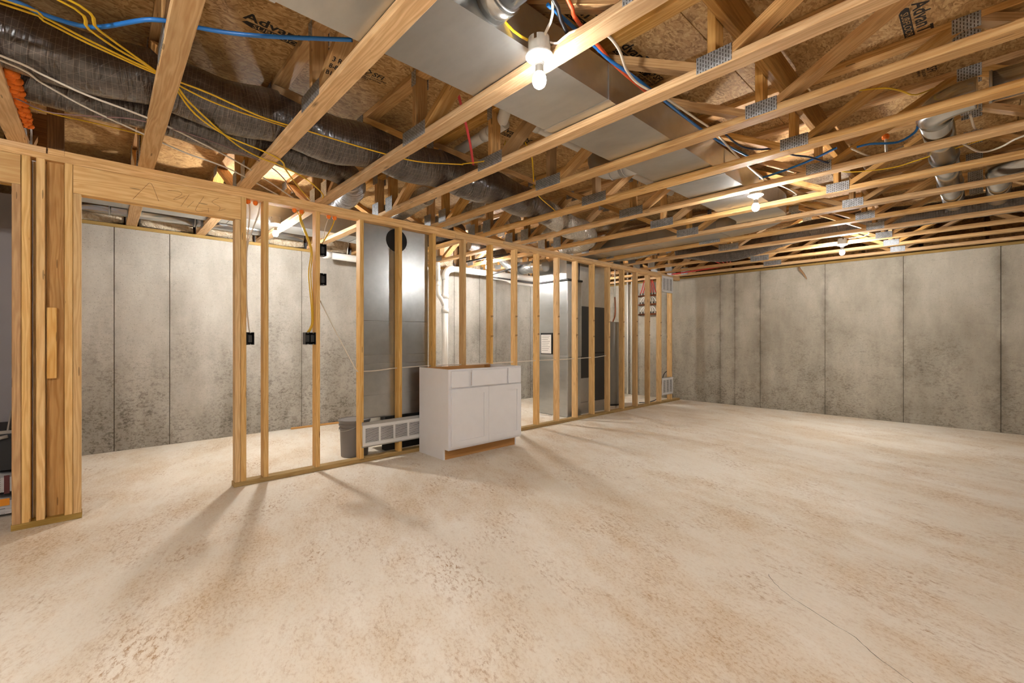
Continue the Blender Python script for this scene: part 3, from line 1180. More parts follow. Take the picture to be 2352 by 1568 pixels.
DZ0, DZ1 = H + 0.0405, H + 0.232
DX0, DX1 = -1.802, -1.346
trunk = empty('trunk_duct', (-1.574, 2.0, DZ0), label='long flat galvanized trunk duct running lengthwise inside the trusses and turning toward the furnace', cat='duct')
cuts = [-2.9, -1.62, -0.35, 0.46, 1.95, 3.45, 4.72]
for a, b in zip(cuts[:-1], cuts[1:]):
    g_ = 0.0012
    rect_duct('duct_section', trunk, [[(DX0, y, DZ0), (DX1, y, DZ0), (DX1, y, DZ1), (DX0, y, DZ1)] for y in (a + g_, b - g_)], 'galv' if a > 0.4 else 'galvdull')
for y in cuts[1:-1]:
    # slip drive cleats round the joint
    c = empty('x', (0, 0, 0))
    bpy.data.objects.remove(c)
    bx('drive_cleat', trunk, (DX1 - 0.001, y - 0.011, DZ0 - 0.004), (DX1 + 0.006, y + 0.011, DZ1 - 0.004), 'galvdull', 0.0015)
    bx('drive_cleat', trunk, (DX0 - 0.006, y - 0.011, DZ0 - 0.004), (DX0 + 0.001, y + 0.011, DZ1 - 0.004), 'galvdull', 0.0015)
    bx('slip_cleat', trunk, (DX0 - 0.002, y - 0.012, DZ0 - 0.0025), (DX1 + 0.002, y + 0.012, DZ0 + 0.0005), 'galvdull', 0.001)
# elbow to the left, then over the partition to the plenum
cx, cy = -2.13, 4.872
ro, ri = 0.784, 0.330
ell = [[(DX0, 4.7212, DZ0), (DX1, 4.7212, DZ0), (DX1, 4.7212, DZ1), (DX0, 4.7212, DZ1)]]
for q in range(0, 13):
    a = q / 12 * PI / 2
    po = (cx + ro * math.cos(a), cy + ro * math.sin(a))
    pi = (cx + ri * math.cos(a), cy + ri * math.sin(a))
    ell.append([(pi[0], pi[1], DZ0), (po[0], po[1], DZ0), (po[0], po[1], DZ1), (pi[0], pi[1], DZ1)])
rect_duct('duct_elbow', trunk, ell, 'galv')
for a, b in ((-2.133, -3.0), (-3.003, -3.85), (-3.853, -4.60)):
    rect_duct('duct_section', trunk, [[(x, cy + ri, DZ0), (x, cy + ro, DZ0), (x, cy + ro, DZ1), (x, cy + ri, DZ1)] for x in (a, b)], 'galv')
for x in (-2.1315, -3.0015, -3.8515):
    bx('slip_cleat', trunk, (x - 0.012, cy + ri - 0.002, DZ0 - 0.0025), (x + 0.012, cy + ro + 0.002, DZ0 + 0.0005), 'galvdull', 0.001)
bx('hanger_strap', trunk, (DX0 - 0.004, 0.34, DZ0 - 0.0035), (DX1 + 0.004, 0.385, DZ0 - 0.0005), 'galvdull', 0.001)


def round_pipe(name, parent, pts, r, mat='galv', ribs=(), n=28):
    o = tube(name, parent, pts, r, mat, n=n, step=0.02)
    return o


def pipe_bands(parent, pts_dirs, r, mat='galvdull'):
    for p, d in pts_dirs:
        d = Vector(d).normalized()
        p = Vector(p)
        tube('crimp_band', parent, [p - d * 0.006, p + d * 0.006], r + 0.003, mat, n=28, smooth_path=False)


def arc(c, r, a0, a1, ax, ay, n=10):
    c, ax, ay = Vector(c), Vector(ax), Vector(ay)
    return [c + ax * (r * math.cos(a0 + (a1 - a0) * k / n)) + ay * (r * math.sin(a0 + (a1 - a0) * k / n)) for k in range(n + 1)]


# take-off to the right near the first lamp
t1 = empty('branch_pipe', (-1.30, 1.10, 2.52), label='round galvanized branch pipe leaving the trunk duct beside the yellow cable', cat='pipe')
tube('collar', t1, [(-1.347, 1.14, 2.528), (-1.27, 1.14, 2.528)], 0.088, 'galvr', n=28, smooth_path=False)
tube('pipe', t1, [(-1.275, 1.142, 2.530), (-0.9, 1.15, 2.54), (-0.3, 1.15, 2.545), (1.2, 1.15, 2.545)], 0.0755, 'galvr', n=28, step=0.2)
pipe_bands(t1, [((-1.265, 1.142, 2.530), (1, 0.02, 0)), ((-1.12, 1.146, 2.534), (1, 0.02, 0))], 0.079)
t1b = empty('branch_pipe', (-1.30, 0.96, 2.52), label='short galvanized take-off elbow on the trunk duct just in front of the branch pipe', cat='pipe')
tube('collar', t1b, [(-1.347, 0.962, 2.530), (-1.30, 0.962, 2.530)], 0.080, 'galvr', n=28, smooth_path=False)
tube('elbow', t1b, [(-1.305, 0.962, 2.530), (-1.24, 0.962, 2.535), (-1.19, 0.962, 2.57), (-1.165, 0.962, 2.62), (-1.16, 0.962, 2.70)], 0.074, 'galvr', n=28, step=0.02)
pipe_bands(t1b, [((-1.298, 0.962, 2.530), (1, 0, 0))], 0.078)
# take-off to the left between the second pair of trusses
t2 = empty('branch_pipe', (-1.9, 2.95, 2.52), label='short round galvanized elbow pipe on the flex duct side of the trunk duct', cat='pipe')
tube('collar', t2, [(-1.80, 2.97, 2.515), (-1.93, 2.97, 2.515)], 0.080, 'galvdull', n=28, smooth_path=False)
tube('elbow', t2, [(-1.92, 2.97, 2.515), (-2.01, 2.965, 2.52), (-2.09, 2.95, 2.55), (-2.14, 2.94, 2.60), (-2.15, 2.94, 2.68)], 0.075, 'galvdull', n=28, step=0.02)
pipe_bands(t2, [((-1.90, 2.97, 2.515), (1, 0, 0)), ((-2.01, 2.965, 2.52), (1, 0.05, -0.15))], 0.078)
# two round pipes with elbows to the right
ZR = H + T + 0.081
p1 = empty('round_duct', (-0.2, 4.6, ZR), label='long shiny round duct with an adjustable elbow, running through the trusses toward the end wall', cat='duct')
tube('pipe', p1, [(0.02, 3.52, ZR + 0.03), (2.5, 3.52, ZR + 0.03)], 0.078, 'galvr', n=32, smooth_path=False)
tube('elbow', p1, arc((-0.03, 3.70, ZR + 0.02), 0.18, -PI / 2 + 0.0, -PI, (1, 0, 0), (0, 1, 0), 12), 0.085, 'galvr', n=32, step=0.03)
for a, b in ((3.69, 4.48), (4.484, 5.3), (5.304, 6.10)):
    tube('pipe', p1, [(-0.205, a, ZR), (-0.205, b, ZR)], 0.078, 'galvr', n=32, smooth_path=False)
pipe_bands(p1, [((0.02, 3.52, ZR + 0.03), (1, 0, 0)), ((-0.205, 3.70, ZR + 0.01), (0, 1, 0)), ((-0.205, 4.482, ZR), (0, 1, 0)), ((-0.205, 5.302, ZR), (0, 1, 0)),
                ((-0.156, 3.573, ZR + 0.02), (1, -1, 0))], 0.081)
p2 = empty('round_duct', (0.08, 5.5, ZR), label='shorter round galvanized duct with an elbow beside the long round duct', cat='duct')
tube('pipe', p2, [(0.26, 5.09, ZR + 0.03), (2.5, 5.09, ZR + 0.03)], 0.078, 'galvr', n=32, smooth_path=False)
tube('elbow', p2, arc((0.26, 5.27, ZR + 0.02), 0.18, -PI / 2, -PI, (1, 0, 0), (0, 1, 0), 12), 0.085, 'galvr', n=32, step=0.03)
tube('pipe', p2, [(0.08, 5.26, ZR), (0.08, 6.15, ZR)], 0.078, 'galvr', n=32, smooth_path=False)
pipe_bands(p2, [((0.26, 5.09, ZR + 0.03), (1, 0, 0)), ((0.08, 5.27, ZR + 0.01), (0, 1, 0)), ((0.135, 5.14, ZR + 0.02), (1, -1, 0))], 0.081)


# ================================================================ flexible ducts
def flex(name, pts, r, mat, label, ribs=None, sag=True, n=28, seed=1, step=0.02, parent=None, pinch=0.05):
    rnd = random.Random(seed)
    ph = [rnd.uniform(0, 6.28) for _ in range(6)]

    def rf(s, a):
        v = 1.0 + 0.035 * math.sin(3.1 * s + ph[0]) + 0.03 * math.sin(2 * a + 4.3 * s + ph[1]) + 0.018 * math.sin(3 * a - 9.0 * s + ph[2]) + 0.010 * math.sin(5 * a + 23.0 * s + ph[3])
        if ribs:
            v += ribs[1] * math.sin(2 * PI * s / ribs[0] + 0.4 * math.sin(a + ph[4]))
        return v
    o = tube(name, parent, pts, r, mat, n=n, step=step, rfun=rf)
    if label:
        tag(o, label, 'duct')
    return o


zf = H + T + 0.148


def run(xs, y0, y1, z, amp=0.02, n=40):
    """points along +y; the duct rests on the chords and bellies between them"""
    out = []
    for k in range(n + 1):
        y = y0 + (y1 - y0) * k / n
        ph = (y - 2.056) / 0.6096
        sagz = -amp * (0.5 - 0.5 * math.cos(2 * PI * ph))
        # piecewise linear x
        for (ya, xa), (yb, xb) in zip(xs[:-1], xs[1:]):
            if ya <= y <= yb:
                x = xa + (xb - xa) * (y - ya) / (yb - ya)
        out.append((x, y, z + sagz))
    return out


flex('flex_duct', run([(-3.0, -3.06), (0.3, -3.05), (1.9, -3.06), (2.6, -3.09), (3.1, -3.16)], -2.9, 3.1, zf, 0.03, 44), 0.148, 'jacket',
     'thicker of two dark insulated flex ducts with gridded jacket lying on the trusses', seed=3)
flex('flex_duct', [(-3.15, 3.05, zf - 0.02), (-3.2, 3.3, zf - 0.03), (-3.27, 3.55, zf - 0.03)], 0.125, 'jacket',
     'crumpled dark jacket end of the insulated flex duct where the foil duct begins', seed=5)
zg = H + T + 0.128
flex('flex_duct', [(-3.24, 3.50, zg), (-3.33, 3.8, zg - 0.01), (-3.42, 4.15, zg - 0.025), (-3.50, 4.5, zg), (-3.66, 4.78, zg - 0.03), (-3.92, 4.96, zg - 0.02), (-4.25, 5.0, zg)], 0.128, 'foil',
     'bare crinkled foil flex duct bending toward the top plate', ribs=(0.026, 0.032), seed=6, step=0.006)
flex('flex_duct', run([(-3.0, -3.42), (0.0, -3.40), (0.7, -3.42), (1.15, -3.46)], -2.9, 1.12, H + T + 0.112, 0.02, 30)
     + [(-3.55, 1.36, H + 0.16), (-3.72, 1.55, H + 0.165), (-3.95, 1.68, H + 0.17), (-4.25, 1.74, H + 0.17), (-4.6, 1.76, H + 0.18)], 0.112, 'jacket',
     'thinner dark insulated flex duct that bends across the top plate above the return panel', seed=9)
flex('flex_duct', [(-3.62, 2.25, H + 0.15), (-3.85, 2.28, H + 0.145), (-4.15, 2.33, H + 0.15), (-4.5, 2.36, H + 0.15)], 0.085, 'foil',
     'small foil flex duct crossing the top plate above the cabinet end of the return panel', ribs=(0.022, 0.05), seed=11, step=0.005)
flex('flex_duct', [(-3.60, 2.88, H + 0.15), (-3.85, 2.89, H + 0.145), (-4.15, 2.91, H + 0.15), (-4.5, 2.94, H + 0.15)], 0.085, 'foil',
     'small foil flex duct crossing the top plate above the cabinet doors', ribs=(0.022, 0.05), seed=12, step=0.005)
flex('flex_duct', [(-3.66, 3.45, H + 0.15), (-3.9, 3.48, H + 0.145), (-4.2, 3.50, H + 0.15), (-4.5, 3.52, H + 0.15)], 0.085, 'foil',
     'small foil flex duct crossing the top plate past the cabinet', ribs=(0.022, 0.05), seed=13, step=0.005)
flex('flex_duct', [(-3.55, 4.08, H + 0.15), (-3.9, 4.12, H + 0.145), (-4.3, 4.16, H + 0.15), (-4.6, 4.2, H + 0.15)], 0.085, 'foil',
     'small foil flex duct crossing the top plate before the metal plenum', ribs=(0.022, 0.05), seed=14, step=0.005)
flex('flex_duct', [(-3.40, 6.10, H + 0.16), (-3.7, 6.10, H + 0.14), (-4.05, 6.11, H + 0.15), (-4.4, 6.10, H + 0.17)], 0.095, 'foil',
     'foil flex duct over the top plate beside the water heater', ribs=(0.024, 0.05), seed=15, step=0.006)
flex('flex_duct', [(-3.3, 6.68, H + 0.19), (-3.0, 6.675, H + 0.13), (-2.75, 6.67, H + 0.07), (-2.45, 6.67, H + 0.045), (-2.15, 6.67, H + 0.085), (-1.85, 6.67, H + 0.15), (-1.5, 6.67, H + 0.19), (-1.0, 6.67, H + 0.19), (-0.4, 6.67, H + 0.17), (0.3, 6.67, H + 0.18), (1.5, 6.67, H + 0.18)], 0.125, 'jacket',
     'shiny dark insulated flex duct sagging crosswise in a bay near the end wall', seed=21)

# ================================================================ vanity base cabinet
cab = empty('vanity_cabinet', (-3.76, 2.907, 0), label='white shaker base cabinet without a top standing against the stud partition', cat='cabinet')
CX0, CX1, CY0, CY1, CZ = -4.030, -3.502, 2.425, 3.390, 0.884
tk = 0.016
side = [(CX0, 0.0), (CX1 - 0.082, 0.0), (CX1 - 0.082, 0.105), (CX1, 0.105), (CX1, CZ), (CX0, CZ)]
prism('side_panel', cab, side, 'y', CY0, CY0 + tk, 'white', d=(0, 0, 1))
prism('side_panel', cab, side, 'y', CY1 - tk, CY1, 'white', d=(0, 0, 1))
bx('back_panel', cab, (CX0, CY0 + tk, 0.02), (CX0 + 0.006, CY1 - tk, CZ - 0.004), 'rawply', 0.0)
bx('bottom_panel', cab, (CX0 + 0.006, CY0 + tk, 0.105), (CX1 - 0.019, CY1 - tk, 0.121), 'rawply', 0.0)
bx('toe_kick', cab, (CX1 - 0.094, CY0 + tk, 0.002), (CX1 - 0.082, CY1 - tk, 0.105), 'rawply', 0.0)
bx('back_rail', cab, (CX0 + 0.006, CY0 + tk, CZ - 0.075), (CX0 + 0.024, CY1 - tk, CZ - 0.003), 'rawply', 0.001)
for y in (CY0 + tk, CY1 - tk - 0.09):
    prism('corner_block', cab, [(CX0 + 0.024, y), (CX0 + 0.024, y + 0.09), (CX0 + 0.114, y if y > 3 else y)], 'z', CZ - 0.03, CZ - 0.008, 'rawply')
# face frame
FX0, FX1 = CX1 - 0.019, CX1 + 0.0005
ff = empty('face_frame', (0, 0, 0))
bpy.data.objects.remove(ff)
for lo, hi in (((FX0, CY0 + 0.0005, 0.105), (FX1, CY0 + 0.04, CZ)), ((FX0, CY1 - 0.04, 0.105), (FX1, CY1 - 0.0005, CZ)),
               ((FX0, CY0 + 0.04, CZ - 0.038), (FX1, CY1 - 0.04, CZ)), ((FX0, CY0 + 0.04, 0.675), (FX1, CY1 - 0.04, 0.713)),
               ((FX0, CY0 + 0.04, 0.105), (FX1, CY1 - 0.04, 0.143)), ((FX0, 2.66, 0.713), (FX1, 2.70, CZ - 0.038)), ((FX0, 3.165, 0.713), (FX1, 3.20, CZ - 0.038))):
    bx('frame_rail', cab, lo, hi, 'white', 0.0008)
DXA, DXB = FX1 + 0.0012, FX1 + 0.0195
for y0, y1 in ((2.452, 2.660), (2.700, 3.168), (3.192, 3.376)):
    bx('drawer_front', cab, (DXA, y0, 0.705), (DXB, y1, 0.868), 'white', 0.003)


def shaker_door(y0, y1, z0, z1):
    """raised frame round a recessed panel, one mesh"""
    st = 0.058
    bm = bmesh.new()
    cx_, w, h = (DXA + DXB) / 2, y1 - y0, z1 - z0

    def add(lo, hi):
        r = bmesh.ops.create_cube(bm, size=1.0)
        for v in r['verts']:
            v.co = Vector([lo[i] + (v.co[i] + 0.5) * (hi[i] - lo[i]) for i in range(3)])
    add((DXA, y0, z0), (DXB, y0 + st, z1))
    add((DXA, y1 - st, z0), (DXB, y1, z1))
    add((DXA, y0 + st, z0), (DXB, y1 - st, z0 + st))
    add((DXA, y0 + st, z1 - st), (DXB, y1 - st, z1))
    for v in bm.verts:
        v.co -= Vector((cx_, (y0 + y1) / 2, (z0 + z1) / 2))
    me = bpy.data.meshes.new('door')
    bm.to_mesh(me)
    bm.free()
    me.materials.append(M['white'])
    d = mk('door', me, None, cab, Matrix.Translation((cx_, (y0 + y1) / 2, (z0 + z1) / 2)))
    bx('door_panel', d, (DXA, y0 + st - 0.002, z0 + st - 0.002), (DXA + 0.010, y1 - st + 0.002, z1 - st + 0.002), 'white', 0.0)
    return d


shaker_door(2.452, 2.9125, 0.128, 0.692)
shaker_door(2.9150, 3.376, 0.128, 0.692)


# ================================================================ return-air grilles
def louvre_grille(name, y0, y1, z0, z1, banks, n, label, cat='grille', slant='h', flange=None):
    x = XP + 0.0005
    r = empty(name, (x, (y0 + y1) / 2, z0), label=label, cat=cat)
    if flange:
        fl, fh = flange
        bx('sheet_flange', r, (x, y0 - 0.006, z1 - 0.002), (x + 0.006, y1, z1 + fh), 'galvdull', 0.001)
        bx('sheet_flange', r, (x, y0 - 0.006, z0 - fl), (x + 0.006, y1, z0 + 0.002), 'galvdull', 0.001)
    mz = 0.05 * (z1 - z0) + 0.022
    bank_w = (y1 - y0 - 0.056 - 0.018 * (banks - 1)) / banks
    bx('dark_slot_sheet', r, (x, y0 + 0.01, z0 + 0.01), (x + 0.001, y1 - 0.01, z1 - 0.01), 'slotdark', 0.0)  # dark sheet painted to stand for the shaded openings between the slats
    fx = x + 0.011
    # face frame and bank dividers
    bx('frame', r, (x, y0, z0), (fx, y1, z0 + mz), 'grille', 0.002)
    bx('frame', r, (x, y0, z1 - mz), (fx, y1, z1), 'grille', 0.002)
    bx('frame', r, (x, y0, z0 + mz), (fx, y0 + 0.028, z1 - mz), 'grille', 0.0015)
    bx('frame', r, (x, y1 - 0.028, z0 + mz), (fx, y1, z1 - mz), 'grille', 0.0015)
    for b in range(1, banks):
        yy = y0 + 0.028 + b * bank_w + (b - 1) * 0.018
        bx('divider', r, (x, yy, z0 + mz), (fx, yy + 0.018, z1 - mz), 'grille', 0.001)
    hz = z1 - z0 - 2 * mz
    for b in range(banks):
        ya = y0 + 0.028 + b * (bank_w + 0.018)
        for k in range(n):
            zz = z0 + mz + hz * (k + 0.5) / n
            h = hz / n * 0.36
            key = ('louv', round(bank_w, 4), round(h, 4))
            if key not in CACHE:
                V = [(0.003, -0.5, -h * 0.75), (0.010, -0.5, -h * 0.55), (0.010, -0.5, h * 0.75), (0.003, -0.5, h * 0.55),
                     (0.003, 0.5, -h * 0.75), (0.010, 0.5, -h * 0.55), (0.010, 0.5, h * 0.75), (0.003, 0.5, h * 0.55)]
                V = [(p[0], p[1] * bank_w, p[2]) for p in V]
                me = mesh('slat', V, [(0, 1, 2, 3), (7, 6, 5, 4), (0, 4, 5, 1), (1, 5, 6, 2), (2, 6, 7, 3), (3, 7, 4, 0)])
                me.materials.append(M['grille'])
                CACHE[key] = me
            mk('slat', CACHE[key], None, r, Matrix.Translation((x + 0.0005, ya + bank_w / 2, zz)))
    return r


louvre_grille('return_grille', 1.815, 2.790, 0.150, 0.352, 6, 13, 'wide white louvered return-air grille low on the studs beside the cabinet', flange=(0.012, 0.030))
louvre_grille('return_grille', 7.530, 7.935, 2.052, 2.348, 3, 17, 'small white louvered grille high on the last studs of the partition', flange=(0.006, 0.006))
louvre_grille('return_grille', 7.530, 7.935, 0.152, 0.460, 3, 17, 'small white louvered grille low on the last studs of the partition', flange=(0.006, 0.006))

# return-air sheet-metal bay behind the studs
rp = empty('return_air_duct', (XPB - 0.2, 2.2, 0), label='tall shiny sheet-metal return-air panel behind the studs with a round opening', cat='duct')
Yc, Zc, Rc = 2.225, 2.195, 0.118
sx = XPB - 0.006
# sheet with a round hole, built from a ring of quads to the rectangle edge
ya, yb, za, zb_ = 1.835, 2.600, 0.395, 2.372
nn = 48
V, Fc = [], []
for k in range(nn):
    a = 2 * PI * k / nn
    V.append((sx, Yc + Rc * math.cos(a), Zc + Rc * math.sin(a)))
for k in range(nn):
    a = 2 * PI * k / nn
    c_, s_ = math.cos(a), math.sin(a)
    t_ = min((0.145 / abs(c_)) if abs(c_) > 1e-6 else 9, (0.145 / abs(s_)) if abs(s_) > 1e-6 else 9)
    V.append((sx, Yc + c_ * t_, Zc + s_ * t_))
for k in range(nn):
    Fc.append((k, (k + 1) % nn, nn + (k + 1) % nn, nn + k))


def quad(a, b, c, d):
    i = len(V)
    V.extend([(sx, a, c), (sx, b, c), (sx, b, d), (sx, a, d)])
    Fc.append((i, i + 1, i + 2, i + 3))


for z0, z1 in ((za, 0.88), (0.88, 1.36), (1.36, Zc - 0.145)):
    quad(ya, yb, z0, z1)
quad(ya, Yc - 0.145, Zc - 0.145, Zc + 0.145)
quad(Yc + 0.145, yb, Zc - 0.145, Zc + 0.145)
quad(ya, yb, Zc + 0.145, zb_)
me = mesh('sheet', [Vector(v) - Vector((sx, 2.2, 1.3)) for v in V], Fc)
me.materials.append(M['galvp'])
mk('sheet', me, None, rp, Matrix.Translation((sx, 2.2, 1.3)))
for z in (0.62, 0.93, 1.02, 1.36):
    tube('crease', rp, [(sx + 0.0006, ya + 0.02, z), (sx + 0.0006, yb - 0.02, z + 0.004)], 0.0022, 'galvp', n=6, smooth_path=False)
tube('collar', rp, [(sx + 0.004, Yc, Zc), (sx - 0.10, Yc, Zc)], Rc, 'dark', n=40, smooth_path=False)  # capped in near-black, so the shade inside the hole is painted
for k in range(24):
    a = 2 * PI * k / 24
    p = Vector((sx + 0.003, Yc + (Rc + 0.012) * math.cos(a), Zc + (Rc + 0.012) * math.sin(a)))
    mk('tab', box_mesh(0.002, 0.022, 0.010, 0.0, 'galvdull'), None, rp, Matrix.Translation(p) @ Matrix.Rotation(a, 4, 'X'))
bx('drop_box', rp, (sx - 0.42, 2.10, 0.10), (sx - 0.105, yb, zb_), 'galvp', 0.002)
bx('dark_gap_box', rp, (sx - 0.075, 2.10, 0.045), (sx - 0.004, yb, 0.39), 'dark', 0.001)  # added black box; the shade under the panel is its colour

# ================================================================ electrical boxes on the studs
def outlet_box(y0, y1, z0, z1, label, gang=1, x=XP + 0.006, nail=True):
    r = empty('outlet_box', (x, (y0 + y1) / 2, z0), label=label, cat='electrical box')
    w = y1 - y0
    dpt = 0.075
    t = 0.003
    # open-fronted shell
    bx('shell', r, (x - dpt, y0, z0), (x - dpt + t, y1, z1), 'black', 0.0005)
    bx('shell', r, (x - dpt, y0, z0), (x, y0 + t, z1), 'black', 0.0005)
    bx('shell', r, (x - dpt, y1 - t, z0), (x, y1, z1), 'black', 0.0005)
    bx('shell', r, (x - dpt, y0, z0), (x, y1, z0 + t), 'black', 0.0005)
    bx('shell', r, (x - dpt, y0, z1 - t), (x, y1, z1), 'black', 0.0005)
    for g_ in range(gang):
        yc = y0 + w * (g_ + 0.5) / gang
        o = mk('receptacle', RECEPT, None, r, frame((x - 0.022, yc, (z0 + z1) / 2), (0, 1, 0), (0, 0, 1)))
        for s in (-1, 1):
            mk('screw', SCREW, None, r, frame((x - 0.001, yc, (z0 + z1) / 2 + s * (z1 - z0) * 0.46), (0, 1, 0), (0, 0, 1)))
    return r


RECEPT = box_mesh(0.032, 0.066, 0.02, 0.006, 'furnace', 2)
SCREW = lathe_mesh([(0.0035, -0.002), (0.0035, 0.001), (0.002, 0.002)], 10, 'galvdull')
outlet_box(0.850, 0.903, 1.131, 1.232, 'black single switch box on the right side of the doubled door stud')
outlet_box(1.298, 1.386, 1.130, 1.236, 'black double-gang box fed by yellow cables low on the stud', 2)
outlet_box(1.426, 1.479, 1.926, 2.030, 'upper black box of two high on the stud carrying yellow cables')
outlet_box(1.426, 1.479, 1.662, 1.767, 'lower black box of two high on the stud carrying yellow cables')


# ================================================================ bucket
bk = empty('bucket', (-4.375, 1.880, 0), label='lidded grey plastic pail on the slab behind the studs', cat='bucket')
mk('pail', lathe_mesh([(0.128, 0.0), (0.131, 0.004), (0.141, 0.27), (0.141, 0.275), (0.150, 0.276), (0.150, 0.290), (0.1425, 0.292), (0.1435, 0.312), (0.152, 0.313), (0.152, 0.326), (0.1445, 0.328), (0.146, 0.350)], 40, 'bucket'),
   None, bk, Matrix.Translation((-4.375, 1.880, 0)))
mk('lid', lathe_mesh([(0.1535, 0.345), (0.1545, 0.350), (0.1545, 0.366), (0.151, 0.370), (0.143, 0.370), (0.140, 0.364), (0.01, 0.364)], 40, 'bucket'),
   None, bk, Matrix.Translation((-4.375, 1.880, 0)))
tube('bail_handle', bk, [(-4.375 + 0.152 * math.cos(a), 1.880 + 0.152 * math.sin(a), 0.31 - 0.05 * math.sin((a - 3.4) / 2.6 * PI)) for a in [3.4 + 2.6 * k / 10 for k in range(11)]], 0.0025, 'galvdull', n=6)

st = board('floor_strip', None, (-6.165, 1.80, 0.012), (-6.19, 3.3, 0.012), 0.038, 0.022, (1, 0, 0), 'oldlumber')
tag(st, 'thin wooden strip lying on the slab along the left concrete wall', 'board')

# ================================================================ utility equipment
pl = empty('supply_plenum', (-4.6, 5.3, 0), label='tall galvanized sheet-metal plenum box standing behind the studs left of the furnace', cat='plenum')
bx('lower_box', pl, (-4.900, 5.105, 0.004), (-4.275, 5.440, 0.905), 'galvp', 0.003)
bx('upper_box', pl, (-4.908, 5.098, 0.909), (-4.262, 5.440, 2.055), 'galvp', 0.003)
bx('corner_cleat', pl, (-4.268, 5.090, 0.02), (-4.250, 5.116, 2.05), 'galvdull', 0.002)
bx('slip_cleat', pl, (-4.915, 5.088, 0.895), (-4.255, 5.099, 0.925), 'galvdull', 0.002)
bx('top_flange', pl, (-4.93, 5.075, 2.056), (-4.235, 5.436, 2.085), 'iron', 0.003)
bx('throat', pl, (-4.86, 5.12, 2.086), (-4.30, 5.42, DZ0 - 0.004), 'galv', 0.002)
dc = empty('document_holder', (-4.56, 5.09, 0.94), label='framed installation sheet fixed to the galvanized plenum', cat='sign')
bx('frame', dc, (-4.80, 5.083, 0.945), (-4.555, 5.0975, 1.275), 'dark', 0.002)
bx('sheet', dc, (-4.788, 5.081, 0.957), (-4.575, 5.0828, 1.248), 'paper', 0.0)
for k in range(9):
    z = 1.225 - 0.028 * k
    bx('printed_line', dc, (-4.772, 5.0802, z), (-4.60 - 0.02 * (k % 3), 5.0809, z + 0.006), 'print', 0.0)

fu = empty('furnace', (-4.65, 5.85, 0), label='tall black furnace cabinet on a metal stand behind the studs', cat='furnace')
bx('stand', fu, (-4.85, 5.46, 0.0), (-4.335, 6.235, 0.178), 'galvdull', 0.003)
bx('lower_cabinet', fu, (-4.86, 5.78, 0.180), (-4.325, 6.240, 0.955), 'furnace', 0.004)
bx('return_side_panel', fu, (-4.86, 5.465, 0.180), (-4.345, 5.778, 0.560), 'galvdull', 0.003)
bx('filter_cabinet', fu, (-4.86, 5.465, 0.562), (-4.345, 5.778, 1.700), 'furnace', 0.004)
bx('upper_cabinet', fu, (-4.86, 5.78, 0.962), (-4.325, 6.240, 1.700), 'furnace', 0.004)
bx('door_seam', fu, (-4.327, 5.79, 0.948), (-4.3235, 6.23, 0.968), 'dark', 0.0)
for y, z in ((5.86, 0.76), (6.17, 0.75), (5.86, 0.22), (6.17, 0.22)):
    mk('screw', SCREW, None, fu, frame((-4.322, y, z), (0, 1, 0), (0, 0, 1)))
rect_duct('coil_transition', fu, [[(-4.80, 5.50, 1.702), (-4.37, 5.50, 1.702), (-4.37, 6.20, 1.702), (-4.80, 6.20, 1.702)],
                                  [(-4.88, 5.44, 2.24), (-4.30, 5.44, 2.24), (-4.30, 6.27, 2.24), (-4.88, 6.27, 2.24)],
                                  [(-4.88, 5.44, DZ0 - 0.004), (-4.30, 5.44, DZ0 - 0.004), (-4.30, 6.27, DZ0 - 0.004), (-4.88, 6.27, DZ0 - 0.004)]], 'galv')

wh = empty('water_heater', (-4.70, 6.76, 0), label='tall grey cylindrical water heater behind the studs beside the black furnace', cat='water heater')
mk('tank', lathe_mesh([(0.255, 0.03), (0.262, 0.05), (0.262, 1.46), (0.250, 1.485), (0.10, 1.498), (0.01, 1.50)], 40, 'tank'), None, wh, Matrix.Translation((-4.70, 6.76, 0)))
mk('base_ring', lathe_mesh([(0.25, 0.0), (0.25, 0.03), (0.2, 0.03)], 32, 'iron'), None, wh, Matrix.Translation((-4.70, 6.76, 0)))
tube('flue_hood', wh, [(-4.70, 6.72, 1.49), (-4.70, 6.72, 1.62), (-4.70, 6.72, 1.70)], [0.075, 0.05, 0.042], 'galvr', n=24, smooth_path=False)
tube('vent_pipe', wh, [(-4.70, 6.72, 1.69), (-4.70, 6.72, 2.62)], 0.042, 'galvr', n=24, smooth_path=False)
for dy in (-0.13, 0.10):
    tube('water_connector', wh, [(-4.66, 6.76 + dy, 1.49), (-4.62, 6.76 + dy * 1.15, 1.62), (-4.62, 6.76 + dy * 1.2, 1.80), (-4.62, 6.76 + dy * 1.1, 1.95)], 0.013, 'copper', n=12, step=0.03)
    tube('water_pipe', wh, [(-4.62, 6.76 + dy * 1.1, 1.94), (-4.62, 6.76 + dy * 1.1, 2.6)], 0.012, 'pvc', n=12, smooth_path=False)

